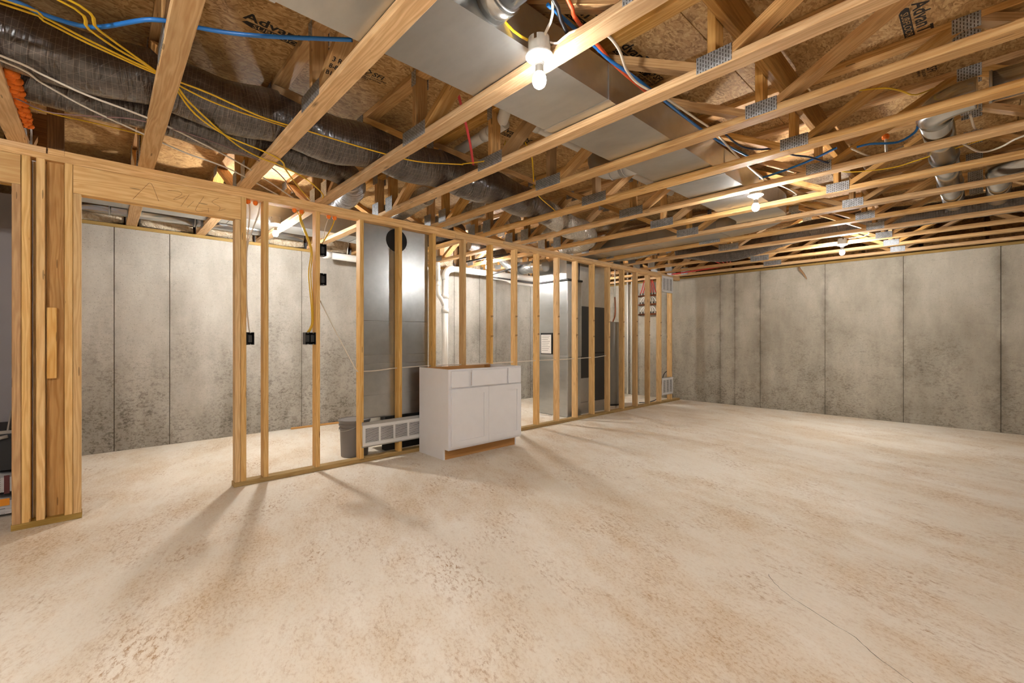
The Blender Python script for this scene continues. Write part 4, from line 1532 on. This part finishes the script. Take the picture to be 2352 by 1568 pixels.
# PVC drains
pv = empty('drain_stack', (-5.9, 4.02, 0), label='thick white PVC drain stack with elbow and wye near the left concrete wall', cat='pipe')
tube('pipe', pv, [(-5.9, 4.02, 0.0), (-5.9, 4.02, 2.17)], 0.050, 'pvc', n=28, smooth_path=False)
tube('elbow', pv, arc((-5.9, 4.17, 2.17), 0.15, PI, PI / 2, (0, 1, 0), (0, 0, 1), 10), 0.056, 'pvc', n=28, step=0.03)
tube('pipe', pv, [(-5.9, 4.16, 2.32), (-5.9, 6.4, 2.335)], 0.050, 'pvc', n=28, smooth_path=False)
for z in (1.60, 1.83, 2.13):
    tube('coupling', pv, [(-5.9, 4.02, z), (-5.9, 4.02, z + 0.07)], 0.058, 'pvc', n=28, smooth_path=False)
tube('coupling', pv, [(-5.9, 4.30, 2.321), (-5.9, 4.37, 2.321)], 0.058, 'pvc', n=28, smooth_path=False)
tube('wye_branch', pv, [(-5.9, 4.02, 1.68), (-5.9, 3.96, 1.80), (-5.9, 3.90, 1.88), (-5.9, 3.885, 1.98), (-5.9, 3.885, 2.10)], 0.034, 'pvc', n=20, step=0.03)
tube('vent_pipe', pv, [(-5.9, 3.885, 2.08), (-5.9, 3.885, 2.80)], 0.034, 'pvc', n=20, smooth_path=False)
for z in (2.02, 2.27):
    tube('coupling', pv, [(-5.9, 3.885, z), (-5.9, 3.885, z + 0.06)], 0.040, 'pvc', n=20, smooth_path=False)
pv2 = empty('drain_pipe', (-5.95, 2.4, 2.28), label='level white PVC drain pipe hung under the sill along the left wall by metal straps', cat='pipe')
tube('pipe', pv2, [(-5.93, 2.16, 2.290), (-5.93, 3.70, 2.275)], 0.045, 'pvc', n=24, smooth_path=False)
tube('end_cap', pv2, [(-5.93, 2.13, 2.290), (-5.93, 2.22, 2.290)], 0.051, 'pvc', n=24, smooth_path=False)
for y in (2.46, 3.3):
    tube('hanger_strap', pv2, [(-5.93, y, 2.235), (-5.985, y, 2.28), (-5.96, y, 2.36), (-5.94, y, 2.44)], 0.006, 'galvdull', n=6, flat=0.4)
pv3 = empty('condensate_pipe', (-5.6, 5.5, 2.2), label='thin white PVC pipe below the black gas pipe', cat='pipe')
tube('pipe', pv3, [(-5.9, 5.05, 2.262), (-5.88, 5.35, 2.245), (-5.84, 5.48, 2.20), (-5.84, 6.3, 2.185)], 0.028, 'pvc', n=16, step=0.1)

gp = empty('gas_pipe', (-5.4, 5.0, 2.17), label='black iron gas pipe running level toward the furnace', cat='pipe')
tube('pipe', gp, [(-5.40, 4.45, 2.178), (-5.40, 5.62, 2.160)], 0.012, 'iron', n=12, smooth_path=False)
tube('pipe', gp, [(-5.40, 4.45, 2.178), (-5.05, 4.75, 2.30), (-4.72, 4.98, 2.40)], 0.012, 'iron', n=12, step=0.05)
tube('drop', gp, [(-5.40, 5.60, 2.165), (-5.40, 5.60, 0.9), (-4.87, 5.62, 0.86)], 0.012, 'iron', n=12, smooth_path=False)
tube('tee', gp, [(-5.40, 5.55, 2.163), (-5.40, 5.65, 2.161)], 0.020, 'iron', n=12, smooth_path=False)
g2 = empty('gas_pipe', (-5.6, 4.3, 2.4), label='black iron pipe rising diagonally past the white drain elbow', cat='pipe')
tube('pipe', g2, [(-5.36, 3.98, 2.335), (-5.18, 4.30, 2.425), (-5.02, 4.62, 2.50)], 0.013, 'iron', n=12, step=0.05)

# furnace-side round ducts
ru = empty('round_duct', (-5.2, 4.9, 2.4), label='fat round galvanized duct with gored elbow beside the plenum', cat='duct')
tube('pipe', ru, [(-4.55, 4.93, 2.30), (-5.10, 4.90, 2.31)], 0.095, 'galvr', n=32, smooth_path=False)
tube('gored_elbow', ru, [(-5.09, 4.90, 2.31), (-5.20, 4.88, 2.335), (-5.28, 4.84, 2.40), (-5.32, 4.78, 2.47), (-5.34, 4.70, 2.55)], 0.095, 'galvr', n=10, step=0.08)
pipe_bands(ru, [((-4.78, 4.918, 2.303), (1, 0, 0)), ((-5.05, 4.903, 2.309), (1, 0, 0))], 0.097)
flex('flex_duct', [(-5.33, 4.72, 2.50), (-5.36, 4.66, 2.60), (-5.40, 4.5, 2.66), (-5.5, 4.2, 2.68)], 0.105, 'jacket', 'crumpled dark insulated sleeve over the gored elbow beside the plenum', seed=31)
flex('flex_duct', [(-4.55, 3.30, H + 0.16), (-4.9, 3.32, H + 0.15), (-5.3, 3.36, H + 0.16), (-5.7, 3.4, H + 0.17)], 0.115, 'jacket', 'dark insulated flex duct lying in a utility-side truss bay above the drain stack', seed=33)

ut = empty('utility_duct', (-5.45, 1.5, H + 0.05), label='flat galvanized duct running lengthwise over the utility side near the bulb facing the door', cat='duct')
for a, b in ((-0.25, 0.98), (0.984, 2.2), (2.204, 3.2)):
    rect_duct('duct_section', ut, [[(-5.62, y, DZ0), (-5.24, y, DZ0), (-5.24, y, DZ1), (-5.62, y, DZ1)] for y in (a, b)], 'galv')
ur = empty('round_duct', (-6.02, 0.6, 2.5), label='slim round galvanized pipe tucked above the sill of the left concrete wall', cat='duct')
tube('pipe', ur, [(-6.03, -0.2, H + T + 0.08), (-6.03, 0.75, H + T + 0.08)], 0.072, 'galvr', n=24, smooth_path=False)
tube('pipe', ur, [(-6.03, 0.754, H + T + 0.08), (-6.03, 1.9, H + T + 0.08)], 0.072, 'galvr', n=24, smooth_path=False)
pipe_bands(ur, [((-6.03, 0.05, H + T + 0.08), (0, 1, 0)), ((-6.03, 0.752, H + T + 0.08), (0, 1, 0))], 0.074)
cg = empty('ceiling_register', (-5.3, 2.25, 2.39), label='white louvered register under the utility-side duct', cat='grille')
bx('frame', cg, (-5.60, 2.32, DZ0 - 0.008), (-5.26, 2.52, DZ0 - 0.001), 'grille', 0.002)
for k in range(9):
    bx('slat', cg, (-5.58, 2.335 + 0.019 * k, DZ0 - 0.012), (-5.28, 2.345 + 0.019 * k, DZ0 - 0.008), 'grille', 0.0)

# PEX manifolds on the end wall
for nm, z, lab, mt in (('top', 2.075, 'copper manifold bar feeding red tubes on the end wall behind the last studs', 'red'),
                       ('mid', 1.893, 'middle copper manifold bar feeding white tubes below the red-tube manifold', 'pvc'),
                       ('low', 1.692, 'lowest copper manifold bar feeding white tubes on the end wall', 'pvc')):
    mf = empty('pipe_manifold', (-4.71, YB - 0.08, z), label=lab, cat='manifold')
    tube('bar', mf, [(-4.94, YB - 0.08, z), (-4.50, YB - 0.08, z)], 0.016, 'copper', n=14, smooth_path=False)
    for k in range(7):
        x = -4.90 + 0.06 * k
        tube('valve', mf, [(x, YB - 0.08, z), (x, YB - 0.08, z + 0.055)], 0.010, 'iron', n=10, smooth_path=False)
        top = 2.40 if mt == 'red' else z + 0.165
        tube('tube', mf, [(x, YB - 0.08, z + 0.05), (x - 0.012 * (k - 3), YB - 0.075, z + 0.12), (x - 0.03 * (k - 3), YB - 0.07, top)], 0.009, mt, n=10, step=0.05)
    for x in (-4.93, -4.52):
        bx('bracket', mf, (x - 0.012, YB - 0.066, z - 0.02), (x + 0.012, YB - 0.0035, z + 0.02), 'iron', 0.001)
for k, x in enumerate((-5.22, -5.12, -5.02)):
    o = tube('supply_riser', None, [(x, YB - 0.05, 0.0), (x, YB - 0.05, H + 0.3)], 0.013 + 0.006 * (k == 0), 'pvc', n=12, smooth_path=False)
    tag(o, ('thick white riser pipe on the end wall left of the manifolds', 'slim white riser pipe between the thick riser and the manifolds', 'slim white riser pipe closest to the manifolds')[k], 'pipe')
tag(tube('power_cord', None, [(XP - 0.3, 7.25, 0.008), (XP - 0.2, 7.45, 0.012), (XP - 0.11, 7.62, 0.10), (XP - 0.10, 7.70, 0.35), (XP - 0.10, 7.80, 0.52), (XP - 0.10, 7.95, 0.56), (XP - 0.14, 8.03, 0.40)], 0.008, 'bcable', n=8),
    'black cord looping behind the low grille at the partition end', 'cord')
tag(tube('torn_paper', None, [(-2.06, YB - 0.012, 2.345), (-2.04, YB - 0.03, 2.29), (-1.98, YB - 0.025, 2.22), (-1.95, YB - 0.015, 2.15)], [0.03] * 3 + [0.028] * 1 + [0.022] * 1 + [0.012] * 60, 'rag', n=8, step=0.06, flat=0.25)
    if False else tube('torn_paper', None, [(-2.06, YB - 0.014, 2.345), (-2.03, YB - 0.03, 2.285), (-1.985, YB - 0.028, 2.22), (-1.95, YB - 0.014, 2.14)], 0.022, 'rag', n=8, step=0.02, flat=0.3,
                       rfun=lambda s, a: max(0.12, 1.2 - 5.0 * abs(s - 0.07)) * (1 + 0.25 * math.sin(a * 3 + s * 50))),
    'torn scrap of brown kraft paper hanging from the sill on the end wall', 'paper')

# ================================================================ insulation at the rims
def batt(name, lo, hi, mat, label, seed, group=None):
    rnd = random.Random(seed)
    bm = bmesh.new()
    bmesh.ops.create_cube(bm, size=1.0)
    bmesh.ops.subdivide_edges(bm, edges=bm.edges, cuts=5, use_grid_fill=True)
    d = [hi[i] - lo[i] for i in range(3)]
    for v in bm.verts:
        for i in range(3):
            v.co[i] = v.co[i] * d[i] * (1 - 0.12 * rnd.random())
    me = bpy.data.meshes.new(name)
    bm.to_mesh(me)
    bm.free()
    for p in me.polygons:
        p.use_smooth = True
    me.materials.append(M[mat])
    o = mk(name, me, None, None, Matrix.Translation([(hi[i] + lo[i]) / 2 for i in range(3)]))
    tag(o, label, 'insulation', group)
    return o


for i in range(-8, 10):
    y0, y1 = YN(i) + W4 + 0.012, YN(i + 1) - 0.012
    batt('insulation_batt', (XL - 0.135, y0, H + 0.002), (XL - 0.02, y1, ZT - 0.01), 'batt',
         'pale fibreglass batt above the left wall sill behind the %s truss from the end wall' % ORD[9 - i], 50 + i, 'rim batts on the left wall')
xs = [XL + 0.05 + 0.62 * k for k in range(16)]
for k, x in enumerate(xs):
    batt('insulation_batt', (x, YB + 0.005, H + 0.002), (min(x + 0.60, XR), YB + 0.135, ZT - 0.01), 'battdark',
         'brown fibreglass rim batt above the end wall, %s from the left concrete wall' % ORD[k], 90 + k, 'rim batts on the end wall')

# orange sprayed foam at the truss over the closet opening
bm = bmesh.new()
rnd = random.Random(4)
for k in range(110):
    t_ = k / 109
    p = Vector((-3.10 - 0.72 * t_, -0.318 + 0.012 * math.sin(k * 1.7), H + 0.055 - 0.02 * t_ + 0.016 * math.sin(k * 2.3)))
    s = bmesh.ops.create_icosphere(bm, subdivisions=2, radius=rnd.uniform(0.010, 0.021) * (1.15 - 0.35 * t_))
    for v in s['verts']:
        v.co += p
me = bpy.data.meshes.new('foam')
bm.to_mesh(me)
bm.free()
for p in me.polygons:
    p.use_smooth = True
me.materials.append(M['foam'])
tag(mk('spray_foam', me, None), 'lumpy orange spray foam along the truss chord over the closet opening', 'foam')

# ================================================================ items in the closet at the left opening
bxr = empty('carton', (-4.72, -0.62, 0), label='open dark carton with pale flaps and a coiled hose in the closet', cat='box')
bx('body', bxr, (-4.98, -1.05, 0.30), (-4.45, -0.42, 0.56), 'carton', 0.004)
prism('flap', bxr, [(-4.98, 0.561), (-4.45, 0.561), (-4.62, 0.68), (-4.98, 0.62)], 'y', -0.47, -0.462, 'cardboard')
bx('rim', bxr, (-4.46, -1.05, 0.545), (-4.444, -0.42, 0.566), 'cardboard', 0.001)
tube('hose', bxr, [(-4.438, -0.60, 0.40), (-4.43, -0.57, 0.47), (-4.43, -0.52, 0.515), (-4.43, -0.46, 0.53)], 0.012, 'hose', n=10)
for k, (z0, z1, c1, lab) in enumerate(((0.0, 0.135, 'bag', 'lower crumpled grey and orange product bag on the closet slab'),
                                       (0.140, 0.295, 'bag', 'upper grey product bag with a maroon band under the dark carton'))):
    r = empty('product_bag', (-4.62, -0.7, z0), label=lab, cat='bag')
    rr = random.Random(60 + k)
    bm = bmesh.new()
    bmesh.ops.create_cube(bm, size=1.0)
    bmesh.ops.subdivide_edges(bm, edges=bm.edges, cuts=6, use_grid_fill=True)
    for v in bm.verts:
        e_ = max(abs(v.co.x), abs(v.co.y)) * 2
        v.co.z *= (1.0 - 0.35 * max(0, e_ - 0.6) / 0.4) * (1 - 0.05 * rr.random())
        v.co.x = v.co.x * 0.52 + rr.uniform(-0.004, 0.004)
        v.co.y = v.co.y * 0.72 + rr.uniform(-0.004, 0.004)
        v.co.z *= (z1 - z0)
    me = bpy.data.meshes.new('sack')
    bm.to_mesh(me)
    bm.free()
    me.materials.append(M[c1])
    mk('sack', me, None, r, Matrix.Translation((-4.66, -0.78, (z0 + z1) / 2)))
    zc = (z0 + z1) / 2
    if k == 0:
        bx('orange_band', r, (-4.402, -1.0, zc + 0.012), (-4.396, -0.45, zc + 0.058), 'bagorange', 0.001)
        for q in range(3):
            bx('printed_line', r, (-4.400, -0.9, zc - 0.01 - 0.016 * q), (-4.3985, -0.47, zc - 0.005 - 0.016 * q), 'print', 0.0)
    else:
        bx('maroon_band', r, (-4.401, -0.475, zc - 0.06), (-4.397, -0.45, zc + 0.06), 'maroon', 0.001)
        for q in range(7):
            bx('printed_line', r, (-4.400, -0.9, zc + 0.045 - 0.014 * q), (-4.3985, -0.49, zc + 0.050 - 0.014 * q), 'print', 0.0)

# ================================================================ cables, tubes and wires
def cable(name, pts, r, mat, label, cat='cable', flat=1.0, n=8, step=0.03):
    o = tube(name, None, pts, r, mat, n=n, step=step, flat=flat)
    return tag(o, label, cat)


cable('water_tube', [(-2.62, -0.9, 2.45), (-2.49, -0.30, 2.445), (-2.50, -0.17, 2.44), (-2.45, -0.03, 2.432), (-2.25, 0.14, 2.44), (-2.24, 0.26, 2.468), (-2.19, 0.37, 2.47), (-2.10, 0.48, 2.46), (-1.98, 0.63, 2.46), (-1.84, 0.78, 2.452)],
      0.0085, 'blue', 'bright blue tube crossing below the printed subfloor beside the flex ducts', 'tube', n=10)
zc = 2.4335
cable('electric_cable', [(-2.6, -1.2, 2.44), (-2.49, -0.28, 2.437), (-2.50, -0.17, 2.43), (-2.55, -0.05, 2.425), (-2.64, 0.12, zc), (-2.68, 0.25, zc), (-2.69, 0.40, 2.425), (-2.77, 0.65, 2.425), (-2.79, 0.88, zc), (-2.77, 1.09, 2.425), (-2.77, 1.33, 2.428), (-2.72, 1.62, 2.425), (-2.56, 1.90, 2.432)],
      0.0062, 'yellow', 'longest yellow cable, sagging under the thick flex duct from truss to truss', flat=0.55)
cable('electric_cable', [(-2.63, -1.2, 2.44), (-2.52, -0.28, 2.437), (-2.53, -0.17, 2.43), (-2.58, -0.05, 2.425), (-2.66, 0.12, zc), (-2.71, 0.25, zc), (-2.84, 0.34, 2.41), (-3.18, 0.60, 2.395), (-3.29, 0.775, 2.383), (-3.33, 0.89, 2.383), (-3.5, 1.12, 2.39), (-3.81, 1.36, 2.40), (-4.03, 1.42, 2.405)],
      0.0062, 'yellow', 'yellow cable peeling off the flex ducts toward the box-bearing stud', flat=0.55)
cable('electric_cable', [(-2.25, -0.9, 2.43), (-2.31, -0.14, 2.42), (-2.45, -0.04, 2.418), (-2.54, 0.05, 2.42), (-2.63, 0.15, zc), (-2.76, 0.26, zc), (-2.93, 0.37, 2.40), (-3.09, 0.54, 2.392), (-3.16, 0.76, 2.382), (-3.25, 0.89, 2.382), (-3.43, 0.97, 2.388), (-3.82, 1.19, 2.40), (-4.06, 1.34, 2.405)],
      0.0062, 'yellow', 'yellow cable swinging in from the trunk duct side then down toward the double-gang box', flat=0.55)
cable('electric_cable', [(-2.2, -0.9, 2.43), (-2.28, -0.12, 2.42), (-2.43, -0.01, 2.418), (-2.61, 0.14, zc), (-2.70, 0.24, zc), (-2.78, 0.45, 2.425), (-2.82, 0.80, 2.432)],
      0.0062, 'yellow', 'shorter yellow cable joining the bundle at the first visible truss chord', flat=0.55)
cable('data_cable', [(-2.8, -0.9, 2.42), (-2.92, -0.33, 2.41), (-2.99, -0.20, 2.405), (-3.07, -0.06, 2.40), (-3.15, 0.13, 2.405), (-3.24, 0.31, 2.405), (-3.52, 0.67, 2.405), (-3.75, 0.90, 2.405), (-4.10, 1.22, 2.40)],
      0.0052, 'wcable', 'upper of two long white cables slung below the flex ducts')
cable('data_cable', [(-2.85, -0.9, 2.42), (-2.97, -0.33, 2.41), (-3.09, -0.21, 2.405), (-3.24, -0.06, 2.40), (-3.40, 0.14, 2.402), (-3.58, 0.39, 2.402), (-3.72, 0.68, 2.402), (-4.10, 1.10, 2.40)],
      0.0052, 'wcable', 'lower of two long white cables slung below the flex ducts')
cable('thin_wire', [(-3.38, -0.33, 2.41), (-3.44, -0.23, 2.40), (-3.41, -0.15, 2.398), (-3.32, -0.01, 2.40), (-3.23, 0.17, 2.403), (-3.28, 0.53, 2.402), (-3.5, 0.9, 2.405), (-4.0, 1.2, 2.41)],
      0.0035, 'mauve', 'thin mauve wire drooping from the orange foam')
cable('electric_cable', [(-3.60, -0.34, 2.46), (-3.58, -0.2, 2.445), (-3.55, 0.0, 2.44), (-3.54, 0.2, 2.435)], 0.006, 'yellow', 'stub of yellow cable beside the orange foam under the thinner flex duct', flat=0.55)
cable('marking_ribbon', [(-2.22, 1.60, 2.72), (-2.32, 1.74, 2.60), (-2.385, 1.83, 2.50), (-2.53, 1.97, 2.44)], 0.009, 'redtape', 'flat red ribbon hanging down from the subfloor beside the trunk duct', 'ribbon', flat=0.25)
cable('electric_cable', [(-2.36, 2.33, 2.66), (-2.38, 2.42, 2.58), (-2.48, 2.54, 2.52), (-2.66, 2.76, 2.45), (-2.85, 3.20, 2.436), (-3.0, 3.5, 2.45)], 0.0062, 'yellow', 'yellow cable hanging from the subfloor onto the foil flex duct', flat=0.6)
cable('electric_cable', [(-2.57, 1.90, 2.44), (-2.45, 2.02, 2.46), (-2.40, 2.12, 2.52), (-2.38, 2.15, 2.62)], 0.006, 'yellow', 'yellow cable rising to the white drain above the trusses', flat=0.6)
cable('electric_cable', [(-1.50, 0.75, 2.66), (-1.40, 1.0, 2.63), (-1.36, 1.16, 2.52), (-1.335, 1.25, 2.455), (-1.31, 1.31, 2.432)], 0.0068, 'yellow', 'yellow cable dropping into the round box of the closest bulb', flat=0.6)
cable('electric_cable', [(-1.15, 1.10, 2.62), (-1.14, 1.24, 2.56), (-1.18, 1.32, 2.48), (-1.255, 1.345, 2.432)], 0.006, 'wcable', 'white cable looping out of the closest bulb box over the branch pipe', flat=0.6)
cable('electric_cable', [(-1.25, 1.375, 2.425), (-1.21, 1.385, 2.405), (-1.15, 1.39, 2.42), (-1.10, 1.45, 2.44), (-1.08, 1.55, 2.45), (-1.10, 1.67, 2.45), (-1.15, 1.80, 2.445), (-1.17, 1.92, 2.44), (-1.16, 2.04, 2.438), (-1.15, 2.20, 2.45), (-1.13, 2.50, 2.44), (-1.12, 2.67, 2.436), (-1.15, 2.93, 2.45), (-1.17, 3.28, 2.436), (-1.2, 3.9, 2.44)],
      0.0062, 'wcable', 'long white cable snaking over the chords from the closest bulb box', flat=0.6)
cable('power_cord', [(-1.10, 0.9, 2.56), (-1.15, 1.28, 2.51), (-1.19, 1.38, 2.49), (-1.21, 1.49, 2.44)], 0.009, 'bcable', 'twisted black cord beside the orange tube over the closest bulb', 'cord')
cable('water_tube', [(-1.05, 0.9, 2.56), (-1.11, 1.32, 2.51), (-1.14, 1.40, 2.495), (-1.16, 1.49, 2.49), (-1.19, 1.64, 2.50), (-1.22, 1.82, 2.50), (-1.24, 2.2, 2.50)], 0.0085, 'orange', 'orange tube beside the black cord over the closest bulb', 'tube', n=10)
cable('water_tube', [(-1.19, 1.30, 2.51), (-1.20, 1.59, 2.50), (-1.21, 1.76, 2.495), (-1.21, 1.93, 2.50), (-1.21, 2.11, 2.50), (-1.22, 2.9, 2.5), (-1.15, 3.5, 2.49)], 0.008, 'blue', 'blue tube alongside the orange tube on the trunk duct edge', 'tube', n=10)
cable('data_cable', [(-1.11, 2.86, 2.46), (-1.10, 3.08, 2.45), (-1.04, 3.21, 2.446), (-0.95, 3.31, 2.45), (-0.91, 3.49, 2.45), (-0.84, 3.62, 2.45), (-0.78, 3.82, 2.45), (-0.74, 3.95, 2.45)], 0.006, 'navy', 'dark blue cable draped between the strongback and the trunk duct')
cable('water_tube', [(-1.25, 3.91, 2.48), (-1.06, 3.86, 2.48), (-0.87, 3.78, 2.48), (-0.70, 3.72, 2.50)], 0.008, 'blue', 'short blue tube crossing above the middle bulb', 'tube', n=10)
cable('electric_cable', [(-1.28, 3.995, 2.445), (-1.17, 4.03, 2.44), (-1.12, 4.20, 2.43), (-1.12, 4.42, 2.436), (-1.16, 4.50, 2.45)], 0.006, 'wcable', 'white cable curling out of the middle bulb box', flat=0.6)
cable('electric_cable', [(-1.2, 6.85, 2.44), (-1.0, 6.74, 2.425), (-0.93, 6.58, 2.425), (-1.0, 6.40, 2.432)], 0.006, 'wcable', 'white cable curling out of the bulb box closest to the end wall', flat=0.6)
cable('data_cable', [(-0.62, 3.72, 2.47), (-0.54, 3.88, 2.436), (-0.46, 3.91, 2.44), (-0.37, 3.90, 2.46)], 0.0055, 'wcable', 'white cable looped under the orange-tipped sleeve')
sl = empty('cable_sleeve', (-0.465, 3.95, 2.50), label='short white sleeve with an orange foam tip standing in the trusses', cat='conduit')
tube('sleeve', sl, [(-0.46, 3.925, 2.44), (-0.468, 3.955, 2.56)], 0.008, 'pvc', n=10, smooth_path=False)
mk('foam_tip', lathe_mesh([(0.004, 0.0), (0.019, 0.008), (0.023, 0.022), (0.016, 0.038), (0.003, 0.043)], 14, 'foam'), None, sl, Matrix.Translation((-0.469, 3.957, 2.55)))
cable('water_tube', [(-0.60, 3.78, 2.49), (-0.53, 3.80, 2.495), (-0.40, 3.90, 2.495), (-0.31, 3.84, 2.51), (-0.29, 3.78, 2.53)], 0.0075, 'blue', 'blue tube passing behind the orange-tipped sleeve', 'tube', n=10)
cable('data_cable', [(-0.10, 4.18, 2.47), (-0.02, 4.38, 2.45), (0.07, 4.38, 2.455), (0.17, 4.29, 2.47), (0.5, 4.2, 2.5)], 0.0062, 'wcable', 'white cable loop beside the long round duct')
cable('data_cable', [(-0.06, 3.69, 2.48), (-0.045, 3.85, 2.45), (-0.02, 3.98, 2.45)], 0.006, 'wcable', 'short white cable end behind the long round duct elbow')
cable('electric_cable', [(-0.80, 4.18, 2.49), (-0.69, 4.22, 2.46), (-0.47, 4.28, 2.445), (-0.30, 4.27, 2.46), (0.1, 4.2, 2.49)], 0.006, 'yellow', 'yellow cable running to the side of the long round duct', flat=0.6)
cable('electric_cable', [(-0.50, 3.22, 2.62), (-0.39, 3.25, 2.60), (-0.33, 3.34, 2.595), (-0.28, 3.47, 2.60), (-0.2, 3.6, 2.66)], 0.006, 'yellow', 'yellow cable arching over the elbow of the long round duct', flat=0.6)

# wiring down the studs
xb = XP - 0.048
for k, (dx, dy) in enumerate(((0.0, 0.0), (0.014, -0.004), (0.004, -0.013), (0.018, -0.016))):
    cable('electric_cable', [(xb + dx - 0.06, 1.26 + 0.02 * k, 2.312), (xb + dx - 0.03, 1.29 + dy, 2.23), (xb + dx, 1.335 + dy, 2.08), (xb + dx, 1.372 + dy, 1.95), (xb + dx, 1.362 + dy * 1.6, 1.75), (xb + dx, 1.378 + dy, 1.45), (xb + dx, 1.376 + dy, 1.30), (xb + dx, 1.345 + dy * 1.3, 1.238)],
          0.0058, 'yellow', 'yellow cable stapled down the stud into the double-gang box', flat=0.6).__setitem__('group', 'yellow cables down the stud')
for k, (y, z0) in enumerate(((0.872, 2.31), (0.930, 2.31))):
    cable('electric_cable', [(xb, y + 0.03 * k, z0), (xb, y + 0.01, 2.20), (xb + 0.01, 0.858, 1.9), (xb + 0.01, 0.857, 1.5), (xb + 0.01, 0.870, 1.30), (xb + 0.02, 0.876, 1.234)], 0.0052, 'wcable',
          'thin white cable running down the door stud to the single switch box', flat=0.6).__setitem__('group', 'white cables down the door stud')
for k, (y, z) in enumerate(((0.872, 2.308), (0.925, 2.308), (1.225, 2.308), (1.285, 2.308), (1.52, 2.306), (1.575, 2.306))):
    o = mk('foam_plug', lathe_mesh([(0.003, -0.028), (0.012, -0.024), (0.019, -0.010), (0.017, 0.004), (0.004, 0.008)], 12, 'foam'), None, None, Matrix.Translation((XM - 0.012, y, z)))
    tag(o, ('orange foam plug under the top plate beside the doubled door stud', 'orange foam plug under the top plate above the yellow cable bundle',
            'orange foam plug under the top plate past the box-bearing stud')[k // 2], 'foam plug', ('plugs at the door stud', 'plugs over the yellow bundle', 'plugs past the box stud')[k // 2])
for k, y in enumerate((1.52, 1.575)):
    cable('electric_cable', [(XM - 0.01, y, 2.29), (XM - 0.01, y - 0.03, 2.2), (XM - 0.01, 1.47, 2.06), (XM - 0.01, 1.455, 2.032)], 0.005, 'wcable' if k == 0 else 'yellow',
          'white cable dropping from the foam plug to the upper of two boxes' if k == 0 else 'yellow cable dropping from the foam plug to the upper of two boxes', flat=0.6)
cable('data_cable', [(XM, 1.44, 1.525), (XM, 1.60, 1.21), (XM, 1.781, 0.876), (XM, 1.84, 0.866), (XM, 2.0, 0.868), (XM, 2.20, 0.883), (XM, 2.66, 0.890), (XM, 3.2, 0.886), (XM, 3.83, 0.888), (XM, 4.25, 0.892), (XM, 4.64, 0.890), (XM, 5.06, 0.894), (XM, 5.45, 0.898), (XM, 5.62, 0.903), (XM, 5.84, 0.920)],
      0.0052, 'wcable', 'white cable threaded through the studs at cabinet height')

# drain pipes above the trusses
pd = empty('drain_pipe', (-2.6, 2.14, 2.72), label='white PVC drain with a wye under the subfloor between flex duct and trunk duct', cat='pipe')
tube('pipe', pd, [(-2.98, 2.16, 2.735), (-2.36, 2.13, 2.735)], 0.040, 'pvc', n=20, smooth_path=False)
tube('wye_branch', pd, [(-2.50, 2.135, 2.735), (-2.40, 2.12, 2.745), (-2.33, 2.09, 2.77), (-2.30, 2.08, 2.82)], 0.042, 'pvc', n=20, step=0.02)
tube('coupling', pd, [(-2.62, 2.142, 2.735), (-2.54, 2.138, 2.735)], 0.047, 'pvc', n=20, smooth_path=False)
pd2 = empty('drain_pipe', (-2.4, 3.0, 2.72), label='long white PVC drain running lengthwise above the left truss diagonals', cat='pipe')
tube('pipe', pd2, [(-2.26, 2.28, 2.745), (-2.26, 4.4, 2.725)], 0.036, 'pvc', n=20, smooth_path=False)
tube('coupling', pd2, [(-2.26, 2.26, 2.745), (-2.26, 2.36, 2.745)], 0.043, 'pvc', n=20, smooth_path=False)
# red and white tubes bunched near the end wall
for k in range(4):
    cable('water_tube', [(-3.3 + 0.1 * k, 7.05, 2.66), (-3.1 + 0.05 * k, 7.2 + 0.03 * k, 2.56), (-3.05 + 0.06 * k, 7.4, 2.47 + 0.02 * k), (-3.2 + 0.05 * k, 7.9, 2.46), (-4.2 + 0.06 * k, 8.12, 2.44), (-4.6 + 0.04 * k, YB - 0.09, 2.42)], 0.008, 'red',
          'red tube of a loose bundle over the trusses near the end wall', 'tube').__setitem__('group', 'red tubes over the trusses')
